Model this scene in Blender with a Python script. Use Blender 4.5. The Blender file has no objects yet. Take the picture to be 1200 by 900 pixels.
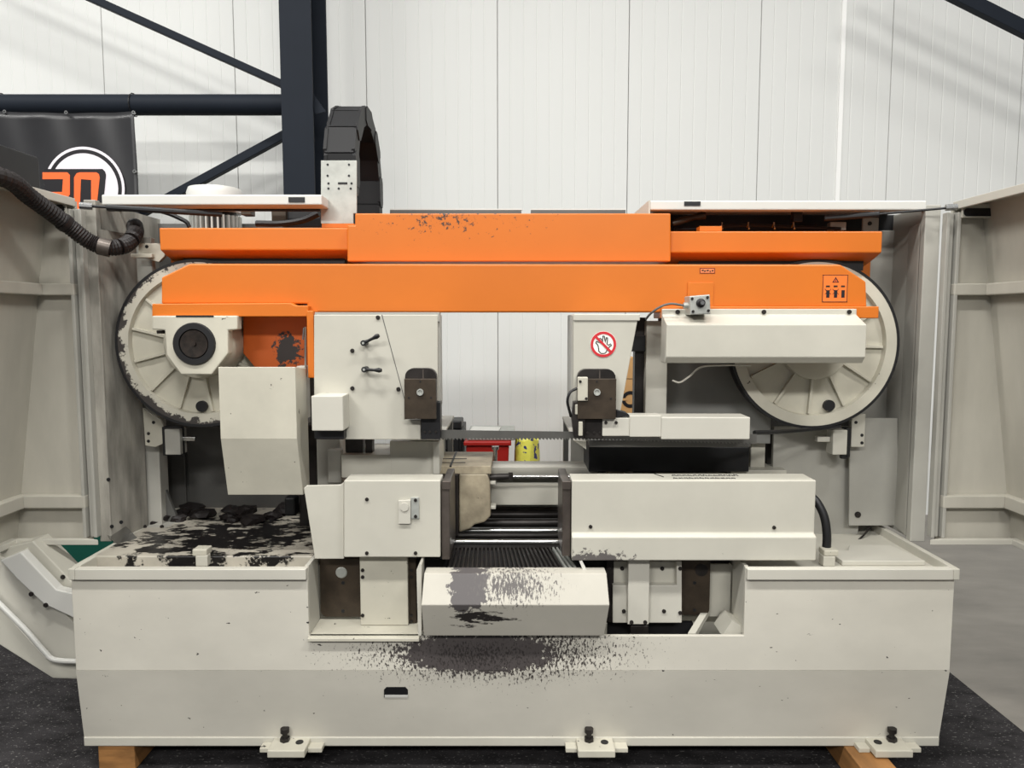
import bpy, bmesh, math, random
from mathutils import Vector, Matrix
random.seed(7)
scene = bpy.context.scene
COL = scene.collection

# ---------------------------------------------------------------- camera, world, lights
D0, HC, PITCH, FPX = 2.35, 1.562, math.radians(5.0), 867.0
cam_data = bpy.data.cameras.new('camera'); cam = bpy.data.objects.new('camera', cam_data)
COL.objects.link(cam); scene.camera = cam
cam.location = (0, -D0, HC); cam.rotation_euler = (math.pi/2 - PITCH, 0, 0)
cam_data.sensor_width = 36; cam_data.lens = FPX/1200*36; cam_data.clip_start = .05
scene.view_settings.view_transform = 'Standard'; scene.view_settings.look = 'None'
scene.view_settings.gamma = 1; scene.view_settings.use_curve_mapping = False
scene.view_settings.exposure = -0.24
world = bpy.data.worlds.new('hall_air'); scene.world = world; world.use_nodes = True
bg = world.node_tree.nodes['Background']; bg.inputs[0].default_value = (.95, .97, 1, 1); bg.inputs[1].default_value = .30

def lamp(loc, size, power, rot=(0, 0, 0), col=(1, .985, .95)):
    d = bpy.data.lights.new('high_bay_lamp', 'AREA'); d.shape = 'RECTANGLE'
    d.size, d.size_y = size; d.energy = power; d.color = col
    o = bpy.data.objects.new('high_bay_lamp', d); COL.objects.link(o)
    o.location = loc; o.rotation_euler = rot
    return o
for lx in (-4.2, -.6, 3.0):
    lamp((lx, -2.6, 6.2), (1.6, .4), 250)
for lx, pw in ((-5.8, 150), (-3.4, 110), (-1.0, 45), (1.4, 35), (3.8, 35)):
    lamp((lx, .2, 6.2), (1.6, .4), pw)
for lx in (-3, 1.5):
    lamp((lx, -7.0, 5.2), (2.2, .6), 330, (math.radians(28), 0, 0))

# ---------------------------------------------------------------- pixel / world helpers
def PT(px, py, Y):
    u = (px-600)/FPX; v = (450-py)/FPX
    c, s = math.cos(PITCH), math.sin(PITCH)
    dy, dz = c + v*s, -s + v*c
    t = (Y + D0)/dy
    return u*t, HC + dz*t
def R(x0, y0, x1, y1, Y):                 # pixel rectangle on plane Y -> X0, X1, Z0, Z1
    ym = (y0+y1)/2; xm = (x0+x1)/2
    return PT(x0, ym, Y)[0], PT(x1, ym, Y)[0], PT(xm, y1, Y)[1], PT(xm, y0, Y)[1]
def XX(px, py, Y): return PT(px, py, Y)[0]
def ZZ(py, Y): return PT(600, py, Y)[1]

# ---------------------------------------------------------------- mesh helpers
def box(bm, x0, x1, y0, y1, z0, z1):
    v = [bm.verts.new((x, y, z)) for x in (x0, x1) for y in (y0, y1) for z in (z0, z1)]
    for f in ((0,1,3,2), (4,6,7,5), (0,4,5,1), (2,3,7,6), (0,2,6,4), (1,5,7,3)):
        bm.faces.new([v[i] for i in f])
def loft(bm, ra, rb):
    a = [bm.verts.new(p) for p in ra]; b = [bm.verts.new(p) for p in rb]; n = len(a)
    bm.faces.new(a); bm.faces.new(b[::-1])
    for i in range(n): bm.faces.new((a[i], b[i], b[(i+1) % n], a[(i+1) % n]))
def multiloft(bm, rings):
    V = [[bm.verts.new(p) for p in r] for r in rings]; n = len(V[0])
    bm.faces.new(V[0]); bm.faces.new(V[-1][::-1])
    for a, b in zip(V, V[1:]):
        for i in range(n): bm.faces.new((a[i], b[i], b[(i+1) % n], a[(i+1) % n]))
def prism(bm, poly, y0, y1):              # poly of (X, Z), extruded along Y
    loft(bm, [(x, y0, z) for x, z in poly], [(x, y1, z) for x, z in poly])
def prismx(bm, poly, x0, x1):             # poly of (Y, Z), extruded along X
    loft(bm, [(x0, y, z) for y, z in poly], [(x1, y, z) for y, z in poly])
def prismz(bm, poly, z0, z1):
    loft(bm, [(x, y, z0) for x, y in poly], [(x, y, z1) for x, y in poly])
def ring_pts(c, d, r, n, up=None):
    d = Vector(d).normalized(); a = up or (Vector((0,0,1)) if abs(d.z) < .9 else Vector((1,0,0)))
    u = d.cross(a).normalized(); w = d.cross(u)
    return [Vector(c) + u*math.cos(2*math.pi*i/n)*r + w*math.sin(2*math.pi*i/n)*r for i in range(n)]
def cyl(bm, p0, p1, r, n=16, r1=None):
    d = Vector(p1)-Vector(p0)
    loft(bm, ring_pts(p0, d, r, n), ring_pts(p1, d, r if r1 is None else r1, n))
def tube(bm, pts, r, n=10, radii=None):
    pts = [Vector(p) for p in pts]; rings = []
    for i, p in enumerate(pts):
        d = (pts[min(i+1, len(pts)-1)] - pts[max(i-1, 0)])
        rr = radii[i] if radii else r
        d.normalize(); up = Vector((0, 1, 0)) if abs(d.y) < .8 else Vector((0, 0, 1))
        rings.append([bm.verts.new(q) for q in ring_pts(p, d, rr, n, up)])
    for a, b in zip(rings, rings[1:]):
        for i in range(n): bm.faces.new((a[i], a[(i+1) % n], b[(i+1) % n], b[i]))
    bm.faces.new(rings[0][::-1]); bm.faces.new(rings[-1])
def spline(pts, k=8):
    P = [Vector(p) for p in pts]; P = [2*P[0]-P[1]] + P + [2*P[-1]-P[-2]]; out = []
    for i in range(1, len(P)-2):
        for j in range(k):
            t = j/k; a, b, c, d = P[i-1:i+3]
            out.append(.5*((2*b) + (c-a)*t + (2*a-5*b+4*c-d)*t*t + (3*b-a-3*c+d)*t**3))
    return out + [P[-2]]
def lathe(bm, X, Z, prof, n=64):          # profile (r, Y) turned about the Y axis through (X, Z); closed loop
    rows = []
    for r, y in prof:
        if r < 1e-6: rows.append([bm.verts.new((X, y, Z))])
        else: rows.append([bm.verts.new((X+r*math.cos(2*math.pi*i/n), y, Z+r*math.sin(2*math.pi*i/n))) for i in range(n)])
    for a, b in zip(rows, rows[1:]):
        if len(a) == 1 and len(b) == 1: continue
        for i in range(n):
            j = (i+1) % n
            if len(a) == 1: bm.faces.new((a[0], b[j], b[i]))
            elif len(b) == 1: bm.faces.new((a[i], a[j], b[0]))
            else: bm.faces.new((a[i], a[j], b[j], b[i]))
def rrect(x0, x1, z0, z1, r, k=5, corners=(1, 1, 1, 1)):   # rounded rectangle, ccw from lower left
    out = []
    for (cx, cz, a0, on) in ((x0+r, z0+r, 180, corners[0]), (x1-r, z0+r, 270, corners[1]), (x1-r, z1-r, 0, corners[2]), (x0+r, z1-r, 90, corners[3])):
        if not on:
            out.append((x0 if cx < (x0+x1)/2 else x1, z0 if cz < (z0+z1)/2 else z1)); continue
        for i in range(k+1):
            a = math.radians(a0 + 90*i/k); out.append((cx+r*math.cos(a), cz+r*math.sin(a)))
    return out
def mesh_of(bm, name, smooth=False):
    bmesh.ops.remove_doubles(bm, verts=bm.verts, dist=1e-6)
    bmesh.ops.recalc_face_normals(bm, faces=bm.faces)
    me = bpy.data.meshes.new(name); bm.to_mesh(me); bm.free()
    if smooth:
        me.shade_smooth()
        try: me.set_sharp_from_angle(angle=math.radians(35))
        except Exception: pass
    return me
ROOTLOC = {}
def wloc(o):
    return Vector((0, 0, 0)) if o is None else ROOTLOC.get(o.name, Vector((0, 0, 0)))
def obj(name, bm, material, parent=None, bevel=0, smooth=False, label=None, loc=None):
    me = bm if isinstance(bm, bpy.types.Mesh) else mesh_of(bm, name, smooth)
    o = bpy.data.objects.new(name, me); COL.objects.link(o)
    if material and not me.materials: me.materials.append(material)
    if parent: o.parent = parent
    w = Vector(loc) if loc else Vector((0, 0, 0))
    o.location = w - wloc(parent)
    if loc: ROOTLOC[o.name] = w
    if bevel:
        m = o.modifiers.new('bevel', 'BEVEL'); m.width = bevel; m.segments = 2; m.limit_method = 'ANGLE'; m.angle_limit = math.radians(25)
    if label: o['label'] = label
    return o
def thing(name, label, cat, loc=(0, 0, 0), group=None):
    o = bpy.data.objects.new(name, None); COL.objects.link(o); o.location = loc; o.empty_display_size = .1
    ROOTLOC[o.name] = Vector(loc); o['label'] = label; o['category'] = cat
    if group: o['group'] = group
    return o
def tag(o, label, cat, group=None):
    o['label'] = label; o['category'] = cat
    if group: o['group'] = group
    return o
def struct(name, bm, m, bevel=0):
    o = obj(name, bm, m, None, bevel); o['kind'] = 'structure'; return o
def B(): return bmesh.new()
def pbox(name, x0, y0, x1, y1, Y, depth, m, parent, bevel=.003, **k):   # box whose front face fills the pixel rectangle at depth Y
    X0, X1, Z0, Z1 = R(x0, y0, x1, y1, Y); bm = B(); box(bm, X0, X1, Y, Y+depth, Z0, Z1)
    return obj(name, bm, m, parent, bevel, **k)
def ppoly(name, pts, Y, depth, m, parent, bevel=.002, **k):             # plate with an outline given in pixels at depth Y
    bm = B(); prism(bm, [PT(x, y, Y) for x, y in pts], Y, Y+depth)
    return obj(name, bm, m, parent, bevel, **k)

# ---------------------------------------------------------------- materials
def lin(c):
    return tuple(((v/255)/12.92 if v/255 <= .04045 else ((v/255+.055)/1.055)**2.4) for v in c) + (1,)
def mat(name, col, rough=.5, metal=0, var=.10, vscale=5, stretch=(1, 1, 1), chips=0, chipcol=(45, 40, 38), chipscale=55, bump=0, bscale=80, regions=(), coat=0, spec=.4):
    m = bpy.data.materials.new(name); m.use_nodes = True; nt = m.node_tree; N = nt.nodes; L = nt.links
    bsdf = N['Principled BSDF']; bsdf.inputs['Roughness'].default_value = rough; bsdf.inputs['Metallic'].default_value = metal
    bsdf.inputs['Specular IOR Level'].default_value = spec
    if coat: bsdf.inputs['Coat Weight'].default_value = coat
    tc = N.new('ShaderNodeTexCoord'); mp = N.new('ShaderNodeMapping'); mp.inputs['Scale'].default_value = stretch
    L.new(tc.outputs['Object'], mp.inputs[0])
    def noise(sc, det=4, src=None, rgh=.6):
        n = N.new('ShaderNodeTexNoise'); n.inputs['Scale'].default_value = sc; n.inputs['Detail'].default_value = det; n.inputs['Roughness'].default_value = rgh
        L.new(src or mp.outputs[0], n.inputs['Vector']); return n.outputs['Fac']
    def ramp(fac, a, b):
        r = N.new('ShaderNodeMapRange'); r.inputs['From Min'].default_value = a; r.inputs['From Max'].default_value = b
        L.new(fac, r.inputs['Value']); return r.outputs[0]
    def mix(fac, ca, cb):
        x = N.new('ShaderNodeMix'); x.data_type = 'RGBA'
        L.new(fac, x.inputs[0])
        for i, c in ((6, ca), (7, cb)):
            if isinstance(c, tuple): x.inputs[i].default_value = c
            else: L.new(c, x.inputs[i])
        return x.outputs[2]
    def mth(op, a, b):
        x = N.new('ShaderNodeMath'); x.operation = op
        for i, c in ((0, a), (1, b)):
            if isinstance(c, (int, float)): x.inputs[i].default_value = c
            else: L.new(c, x.inputs[i])
        return x.outputs[0]
    c0 = lin(col); c1 = tuple(v*(1-var*2) for v in c0[:3]) + (1,)
    out = mix(ramp(noise(vscale, 6), .35, .65), c1, c0)
    if chips:
        out = mix(ramp(noise(chipscale, 3), .80-chips, .82-chips), out, lin(chipcol))
    if regions:
        sx = N.new('ShaderNodeSeparateXYZ'); L.new(tc.outputs['Object'], sx.inputs[0])
        for (ax, cx, cz, rx, rz, amt, nsc, rc, st) in regions:   # axes pair, centre, radii, amount, noise scale, colour, stretch
            a = mth('DIVIDE', mth('SUBTRACT', sx.outputs[ax[0]], cx), rx); b = mth('DIVIDE', mth('SUBTRACT', sx.outputs[ax[1]], cz), rz)
            d = mth('SQRT', mth('ADD', mth('MULTIPLY', a, a), mth('MULTIPLY', b, b)), 0)
            inner = mth('SUBTRACT', 1, d)
            mp2 = N.new('ShaderNodeMapping'); mp2.inputs['Scale'].default_value = st; mp2.inputs['Rotation'].default_value = (0, .5, 0)
            L.new(tc.outputs['Object'], mp2.inputs[0])
            nz = noise(nsc, 5, mp2.outputs[0], .7)
            s = mth('ADD', mth('MULTIPLY', inner, amt), nz)
            out = mix(ramp(s, .64, .68), out, lin(rc))
    L.new(out, bsdf.inputs['Base Color'])
    if bump:
        bn = N.new('ShaderNodeBump'); bn.inputs['Strength'].default_value = bump; bn.inputs['Distance'].default_value = .01
        L.new(noise(bscale, 4), bn.inputs['Height']); L.new(bn.outputs[0], bsdf.inputs['Normal'])
    return m
CREAM = (190, 187, 175); DKS = (62, 58, 57)
XZ, XY = (0, 2), (0, 1)
zc = ZZ(765, .02)
M = {}
M['cream'] = mat('cream_machine_paint', CREAM, .42, var=.05, vscale=4, bump=.02, bscale=160, chips=.02)
M['cream2'] = mat('pale_cover_paint', (194, 191, 180), .4, var=.04, vscale=3, bump=.02, bscale=160)
M['creamwear'] = mat('chipped_cream_paint', (192, 188, 173), .45, var=.07, chips=.10, chipscale=38)
M['grey'] = mat('shaded_cream_paint', (168, 166, 158), .38, var=.07, vscale=3)  # same cream paint with the interior shade mixed into its colour
M['greydirty'] = mat('dirty_grey_paint', (166, 162, 152), .5, var=.26, vscale=4, stretch=(3, 3, .7), chips=.05, chipscale=30)
M['door'] = mat('door_inside_paint', (186, 182, 170), .4, var=.08, vscale=2.5, stretch=(2, 2, .6))
M['darkpanel'] = mat('dark_grey_panel', (92, 91, 88), .5, var=.1)
M['orange'] = mat('orange_gloss_paint', (201, 108, 29), .42, var=.03, vscale=3, chips=.005,
                  regions=((XZ, -.20, ZZ(252, .25), .32, .10, .12, 70, (70, 52, 42), (1, 1, 1)),))
xg, zg = PT(338, 412, .3)
M['orangewear'] = mat('worn_orange_paint', (205, 96, 30), .45, var=.08, regions=((XZ, xg, zg, .065, .085, .45, 45, (52, 46, 44), (1, 1, 1)),))
M['base'] = mat('base_paint_scuffed', (204, 200, 188), .42, var=.06, vscale=2.2, stretch=(1, 1, 1.6), chips=.085, chipscale=34,
                regions=((XZ, XX(575, 765, 0), zc, .62, .14, .29, 95, (66, 61, 59), (1.4, 1, .7)), (XZ, XX(560, 768, 0), zc-.002, .31, .085, .85, 60, (76, 71, 70), (1, 1, 1)), (XZ, XX(560, 768, 0), zc-.01, .34, .085, .20, 110, (48, 44, 43), (1.5, 1, .8))))
zt = ZZ(690, -.03)
M['chute'] = mat('chute_paint_scuffed', (178, 174, 163), .55, var=.05, chips=.05, chipscale=40,
                 regions=((XZ, XX(548, 690, -.03), zt, .085, .12, .55, 30, (82, 78, 78), (1, 1, 1)), (XZ, XX(600, 685, -.03), zt+.01, .20, .08, .26, 55, (88, 84, 82), (3, 1, 1)),
                          (XZ, XX(560, 722, -.03), ZZ(722, -.03), .16, .045, .26, 28, (38, 34, 33), (.5, 1, 2))))
M['vise'] = mat('vise_cover_paint', (190, 187, 175), .4, var=.04, chips=.03,
                regions=((XZ, XX(700, 656, .02), ZZ(659, .02), .16, .05, .42, 50, (92, 88, 86), (1, 1, 1)),))
M['tray'] = mat('oily_tray_paint', (188, 182, 168), .35, var=.15, regions=((XY, -1.04, .34, .62, .52, .30, 11, (24, 22, 22), (1, 1.6, 1)),))
M['wheel'] = mat('wheel_paint', (200, 196, 180), .45, var=.08, chips=.015)
xw, zw = PT(232, 403, .33)
M['rimworn'] = mat('worn_rim_paint', (192, 188, 174), .45, var=.06, chips=.03, chipscale=24, regions=((XZ, xw, zw, .272, .272, -1.6, 26, (62, 58, 56), (1, 1, 1)), (XZ, xw+.022, zw+.02, .280, .280, -2.2, 16, (62, 58, 56), (1, 1, 1))))
M['black'] = mat('black_plastic', (26, 26, 28), .45, var=.1)
M['chain'] = mat('chain_plastic', (18, 18, 20), .5, var=.1, chips=.02, chipcol=(70, 70, 70), spec=.25)
M['rubber'] = mat('black_rubber', (30, 24, 23), .55, var=.15)
M['brown'] = mat('oiled_brown_steel', (68, 58, 47), .45, metal=.3, var=.2, vscale=16, chips=.05, chipcol=(34, 29, 27))
M['darksteel'] = mat('dark_oily_steel', (52, 48, 46), .4, metal=.4, var=.25, vscale=12)
M['steel'] = mat('bright_steel', (190, 190, 188), .25, metal=1, var=.08)
M['blade'] = mat('blade_steel', (120, 119, 115), .35, metal=.7, var=.08, vscale=14)
M['galv'] = mat('galvanised_plate', (176, 178, 172), .45, metal=.35, var=.1, vscale=18)
M['jaw'] = mat('jaw_steel', (98, 90, 84), .38, metal=.5, var=.2, vscale=10)
M['cast'] = mat('stained_casting_paint', (176, 164, 140), .5, var=.2, vscale=14, chips=.08)
M['white'] = mat('white_edge_paint', (204, 203, 197), .4, var=.02)
M['red'] = mat('red_plastic', (158, 30, 24), .4, var=.05)
M['redprint'] = mat('red_sign_print', (196, 44, 52), .4, var=.01)
M['whiteprint'] = mat('white_sign_print', (236, 238, 230), .4, var=.01)
M['blackprint'] = mat('black_print', (24, 22, 26), .5, var=.01)
M['green'] = mat('green_plastic', (18, 74, 62), .4, var=.05)
M['wood'] = mat('pine_block', (158, 112, 64), .7, var=.2, vscale=9, stretch=(1, .3, 4), chips=.05, chipcol=(110, 72, 36))
M['navy'] = mat('anthracite_steel_paint', (30, 35, 43), .6, var=.04, spec=.12)
M['banner'] = mat('black_banner_vinyl', (44, 44, 46), .35, var=.1, vscale=3)
M['logoorange'] = mat('orange_print', (243, 108, 52), .45, var=.03)
M['logowhite'] = mat('lilac_white_print', (226, 220, 226), .45, var=.02)
M['wall'] = mat('white_sandwich_panel', (219, 220, 217), .7, var=.01, vscale=1, spec=.15)
M['card'] = mat('cardboard', (196, 152, 100), .8, var=.06)
M['yellow'] = mat('yellow_printed_film', (226, 222, 96), .4, var=.05, vscale=30, chips=.24, chipcol=(40, 50, 110), chipscale=13)
M['shaftsteel'] = mat('brown_bearing_steel', (48, 40, 35), .5, metal=.3, var=.35, vscale=40)  # dark brown steel of the shaft end
M['clear'] = mat('grey_motor_paint', (205, 205, 200), .4, var=.04)
M['floor'] = mat('concrete_floor', (124, 119, 111), .36, var=.16, vscale=1.8, stretch=(1, 2.2, 1), bump=.02, bscale=30)
M['mat'] = mat('black_felt_mat', (54, 52, 53), .95, var=.3, vscale=7, stretch=(1, 2.0, 1), chips=.17, chipcol=(104, 102, 100), chipscale=70, bump=.6, bscale=120, spec=.15)

# ---------------------------------------------------------------- the hall
bm = B(); box(bm, -9, 9, -9, 3.55, -.1, 0); struct('floor', bm, M['floor'])
YW = 3.47
bm = B(); box(bm, -7, 7, YW+.03, YW+.2, 0, 6.5); wallb = struct('wall_back', bm, M['wall'])
xs = XX(583, 100, YW)                       # a panel seam
def panel_mesh(w, h):
    bm = B(); pts = []; n = 10
    for i in range(n):
        a = i*w/n; e = .006
        if i == 0: pts += [(0.0015, .012), (.003, .002), (.006, 0)]
        else: pts += [(a-e, 0), (a-.002, .0024), (a+.002, .0024), (a+e, 0)]
    pts += [(w-.006, 0), (w-.003, .002), (w-.0015, .012)]
    f = [(x, y, 0) for x, y in pts]; g = [(x, y, h) for x, y in pts]
    a = [bm.verts.new(p) for p in f]; b = [bm.verts.new(p) for p in g]
    for i in range(len(a)-1): bm.faces.new((a[i], a[i+1], b[i+1], b[i]))
    bk = [bm.verts.new(p) for p in ((w-.0015, .03, 0), (.0015, .03, 0), (w-.0015, .03, h), (.0015, .03, h))]
    bm.faces.new((bk[0], bk[1], bk[3], bk[2])); bm.faces.new((a[-1], bk[0], bk[2], b[-1])); bm.faces.new((bk[1], a[0], b[0], bk[3]))
    bm.faces.new(a[::-1] + [bk[1], bk[0]]); bm.faces.new(b + [bk[2], bk[3]])
    return mesh_of(bm, 'wall_panel')
pm = panel_mesh(1.0, 6.5); pm.materials.append(M['wall'])
for i in range(-6, 6):
    obj('wall_panel', pm, None, wallb, loc=(xs + i, YW, 0))
X0, X1, _, _ = R(983, 100, 988, 110, YW)
bm = B(); box(bm, X0, X1, YW-.012, YW-.001, 0, 6.5); struct('trim_1', bm, mat('white_trim', (245, 245, 242), .5, var=.01))
bm = B(); prismz(bm, [(-7, -4), (1.93, -4), (1.93, 1.5), (-7, 1.5)], .001, .012)
tag(obj('floor_mat', bm, M['mat']), 'large black felt mat lying under the band saw machine', 'floor mat')

# steel column, pipe and braces
YC = 2.62
col = thing('steel_column', 'dark anthracite I-section steel column against the white wall', 'column', (XX(350, 100, YC), YC+.2, 0))
cx0, cx1 = XX(329, 100, YC), XX(366, 100, YC)
bm = B(); box(bm, cx0, cx1, YC, YC+.018, 0, 6); obj('flange', bm, M['navy'], col)
bm = B(); box(bm, cx0, cx1, YC+.40, YC+.418, 0, 6); obj('flange', bm, M['navy'], col)
bm = B(); xm = (cx0+cx1)/2; box(bm, xm-.006, xm+.006, YC+.018, YC+.40, 0, 6); obj('web', bm, M['navy'], col)
bm = B(); prism(bm, [PT(366, 108, YC+.1), PT(384, 133, YC+.1), PT(372, 136, YC+.1), PT(364, 112, YC+.1)], YC+.05, YC+.06); obj('gusset', bm, M['navy'], col)
YP = 2.78
zp = ZZ(123, YP)
bm = B(); cyl(bm, (-4.6, YP, zp), (cx0+.02, YP, zp), .068, 24)
tag(obj('horizontal_pipe', bm, M['navy'], smooth=True), 'thick dark horizontal steel pipe carrying the black banner', 'pipe')
def brace(p, q, Y, w, label):
    a, b = Vector((PT(*p, Y)[0], Y, PT(*p, Y)[1])), Vector((PT(*q, Y)[0], Y, PT(*q, Y)[1]))
    d = (b-a).normalized(); n = Vector((-d.z, 0, d.x))*w
    bm = B(); h = Vector((0, .03, 0))
    loft(bm, [a-n-h, a+n-h, a+n+h, a-n+h], [b-n-h, b+n-h, b+n+h, b-n+h])
    tag(obj('diagonal_brace', bm, M['navy'], bevel=.004), label, 'brace')
brace((-120, -104), (350, 107.4), YP+.10, .024, 'dark steel brace slanting down to the column above the pipe')
brace((60, 307), (352, 148.5), YP+.12, .028, 'dark steel brace rising to the column below the pipe')
brace((1040, -46), (1330, 100), YP+.10, .045, 'dark steel brace crossing the white wall away from the column')

# banner
YB = YP - .055
bx0, bx1, bz0, bz1 = XX(-160, 180, YB), XX(160, 180, YB), ZZ(330, YB), ZZ(131, YB)
bn = thing('banner', 'black vinyl banner with round orange and white logo tied to the pipe', 'banner', ((bx0+bx1)/2, YB, bz0))
bm = B(); nx, nz = 60, 24; grid = []
for j in range(nz+1):
    row = []
    for i in range(nx+1):
        u, w = i/nx, j/nz; x = bx0 + (bx1-bx0)*u; z = bz0 + (bz1-bz0)*w
        sag = .008*abs(math.sin(u*math.pi*2))*max(0, w-.8)/.2
        y = YB + .007*math.sin(u*37 + w*5)*w + .006*math.sin(u*13 - w*9)*w*w
        row.append(bm.verts.new((x, y, z - sag)))
    grid.append(row)
for j in range(nz):
    for i in range(nx): bm.faces.new((grid[j][i], grid[j][i+1], grid[j+1][i+1], grid[j+1][i]))
o = obj('cloth', bm, M['banner'], bn, smooth=True); sm = o.modifiers.new('thick', 'SOLIDIFY'); sm.thickness = .002
YL = YB - .016
lx, lz = PT(99, 220, YL); pr = (PT(146, 220, YL)[0]-lx)
def disc(name, r0, r1, dy, m):
    bm = B(); lathe(bm, lx, lz, [(r0, YL-dy), (r1, YL-dy), (r1, YL-dy+.002), (r0, YL-dy+.002), (r0, YL-dy)] if r0 > 0 else [(0, YL-dy), (r1, YL-dy), (r1, YL-dy+.002), (0, YL-dy+.002)], 72)
    obj(name, bm, m, bn)
disc('logo_ring', pr*.935, pr, 0, M['logowhite']); disc('logo_band', pr*.84, pr*.935, 0, M['blackprint']); disc('logo_disc', 0, pr*.84, 0, M['logowhite'])
def lp(x, y): return PT(x, y, YL-.004)
bm = B(); q = [lp(52, 198), lp(120, 198), lp(123, 201), lp(124, 205), lp(121, 236), lp(121, 262), lp(52, 262)]; prism(bm, q, YL-.004, YL-.002); obj('letter_backing', bm, M['blackprint'], bn)
for nm, pts in (('letter', [(87, 262), (87, 208), (90, 203), (94, 202), (113, 202), (116, 204), (117, 208), (114, 236), (114, 262), (106, 262), (107, 236), (107, 211), (95, 210), (94, 236), (95, 262)]),
                ('letter', [(50, 202), (79, 202), (82, 205), (82, 228), (79, 232), (66, 234), (82, 262), (72, 262), (58, 236), (58, 225), (73, 225), (74, 210), (50, 210)])):
    bm = B(); prism(bm, [lp(*p) for p in pts], YL-.006, YL-.004); obj(nm, bm, M['logoorange'], bn)
for px, py in ((6, 131), (78, 132), (157, 132), (158, 201)):
    X, Z = PT(px, py, YB-.01); bm = B(); lathe(bm, X, Z, [(.005, YB-.018), (.012, YB-.018), (.012, YB-.008), (.005, YB-.008), (.005, YB-.018)], 14); obj('eyelet', bm, M['steel'], bn)
for px in (3, 157):
    X = XX(px, 123, YP); bm = B()
    cr = [(X, YP+.074*math.cos(a), zp+.074*math.sin(a)) for a in [i*2*math.pi/16 for i in range(17)]]; tube(bm, cr, .004, 6); obj('cable_tie', bm, M['black'], bn)

# ---------------------------------------------------------------- things behind the machine
def tub(name, label, cat, X0, X1, Y0, Y1, z1, m, taper=.03):
    t = thing(name, label, cat, ((X0+X1)/2, (Y0+Y1)/2, .0))
    bm = B(); a = [(X0+taper, Y0+taper), (X1-taper, Y0+taper), (X1-taper, Y1-taper), (X0+taper, Y1-taper)]; b = [(X0, Y0), (X1, Y0), (X1, Y1), (X0, Y1)]
    loft(bm, [(x, y, .0125) for x, y in a], [(x, y, z1-.03) for x, y in b]); obj('body', bm, m, t, .01)
    bm = B(); prismz(bm, [(X0-.015, Y0-.015), (X1+.015, Y0-.015), (X1+.015, Y1+.015), (X0-.015, Y1+.015)], z1-.03, z1); obj('rim', bm, m, t, .008)
    return t
Yr = 2.5
X0, X1, _, Z1 = R(546, 517, 601, 530, Yr)
tub('red_bin', 'red plastic bin standing behind the saw blade', 'bin', X0, X1-.025, Yr, Yr+.4, Z1, M['red'])
zb = Z1
X0, X1, _, Z1b = R(548, 507, 600, 515, Yr+.05)
bm = B(); prismz(bm, [(X0, Yr+.02), (X1+.02, Yr+.02), (X1+.02, Yr+.38), (X0, Yr+.38)], zb+.001, zb+.05); tag(obj('flat_case', bm, M['galv'], bevel=.008), 'flat grey case lying on top of the red bin', 'case')
bm = B(); prismz(bm, [(X0+.01, Yr+.06), (X0+.20, Yr+.03), (X0+.22, Yr+.26), (X0+.02, Yr+.3)], zb+.051, zb+.056); tag(obj('paper_sheet', bm, M['white']), 'white paper lying on the flat grey case', 'paper')
# dark cabinet beside the bin
X0, X1, _, Z1 = R(508, 506, 541, 530, Yr)
t = thing('tool_cabinet', 'black tool cabinet beside the red bin', 'cabinet', ((X0+X1)/2-.1, Yr+.25, 0))
bm = B(); box(bm, X0-.25, X1, Yr, Yr+.5, .0125, Z1); obj('body', bm, M['black'], t, .005)
for k in range(4):
    bm = B(); z = .06 + k*(Z1-.08)/4; box(bm, X0-.23, X1-.02, Yr-.012, Yr-.001, z, z+(Z1-.1)/4-.012); d = obj('drawer', bm, M['black'], t, .003)
    bm = B(); box(bm, X0-.15, X1-.1, Yr-.03, Yr-.012, z+.09, z+.10); obj('handle', bm, M['darksteel'], d)
X0, X1, Z0, Zt = R(525, 496, 541, 506, Yr+.1)
bm = B(); box(bm, X0, X1, Yr+.1, Yr+.3, Z1+.001, Z1+.06); tag(obj('small_case', bm, M['black'], bevel=.01), 'small black case on the black tool cabinet', 'case')
# yellow sack
X0, X1, _, Z1 = R(602.5, 517, 633, 530, Yr)
bm = B(); rows = []
for j in range(15):
    w = j/14; z = .0125 + (Z1-.0125)*w; s = .95 + .05*math.sin(w*math.pi*.95) - (.05 if j == 14 else 0); row = []
    for i in range(28):
        a = 2*math.pi*i/28; k = 1 + .05*math.sin(a*5 + w*9) + .03*math.sin(a*9 - w*14)
        row.append(bm.verts.new(((X0+X1)/2 + (X1-X0)/2*s*k*math.cos(a), Yr+.15 + .13*s*k*math.sin(a), z + .012*math.sin(a*4)*w)))
    rows.append(row)
for a, b in zip(rows, rows[1:]):
    for i in range(28): bm.faces.new((a[i], a[(i+1) % 28], b[(i+1) % 28], b[i]))
bm.faces.new(rows[0][::-1]); bm.faces.new(rows[-1])
tag(obj('printed_sack', bm, M['yellow'], smooth=True), 'yellow plastic sack with dark blue print beside the red bin', 'sack')
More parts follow.
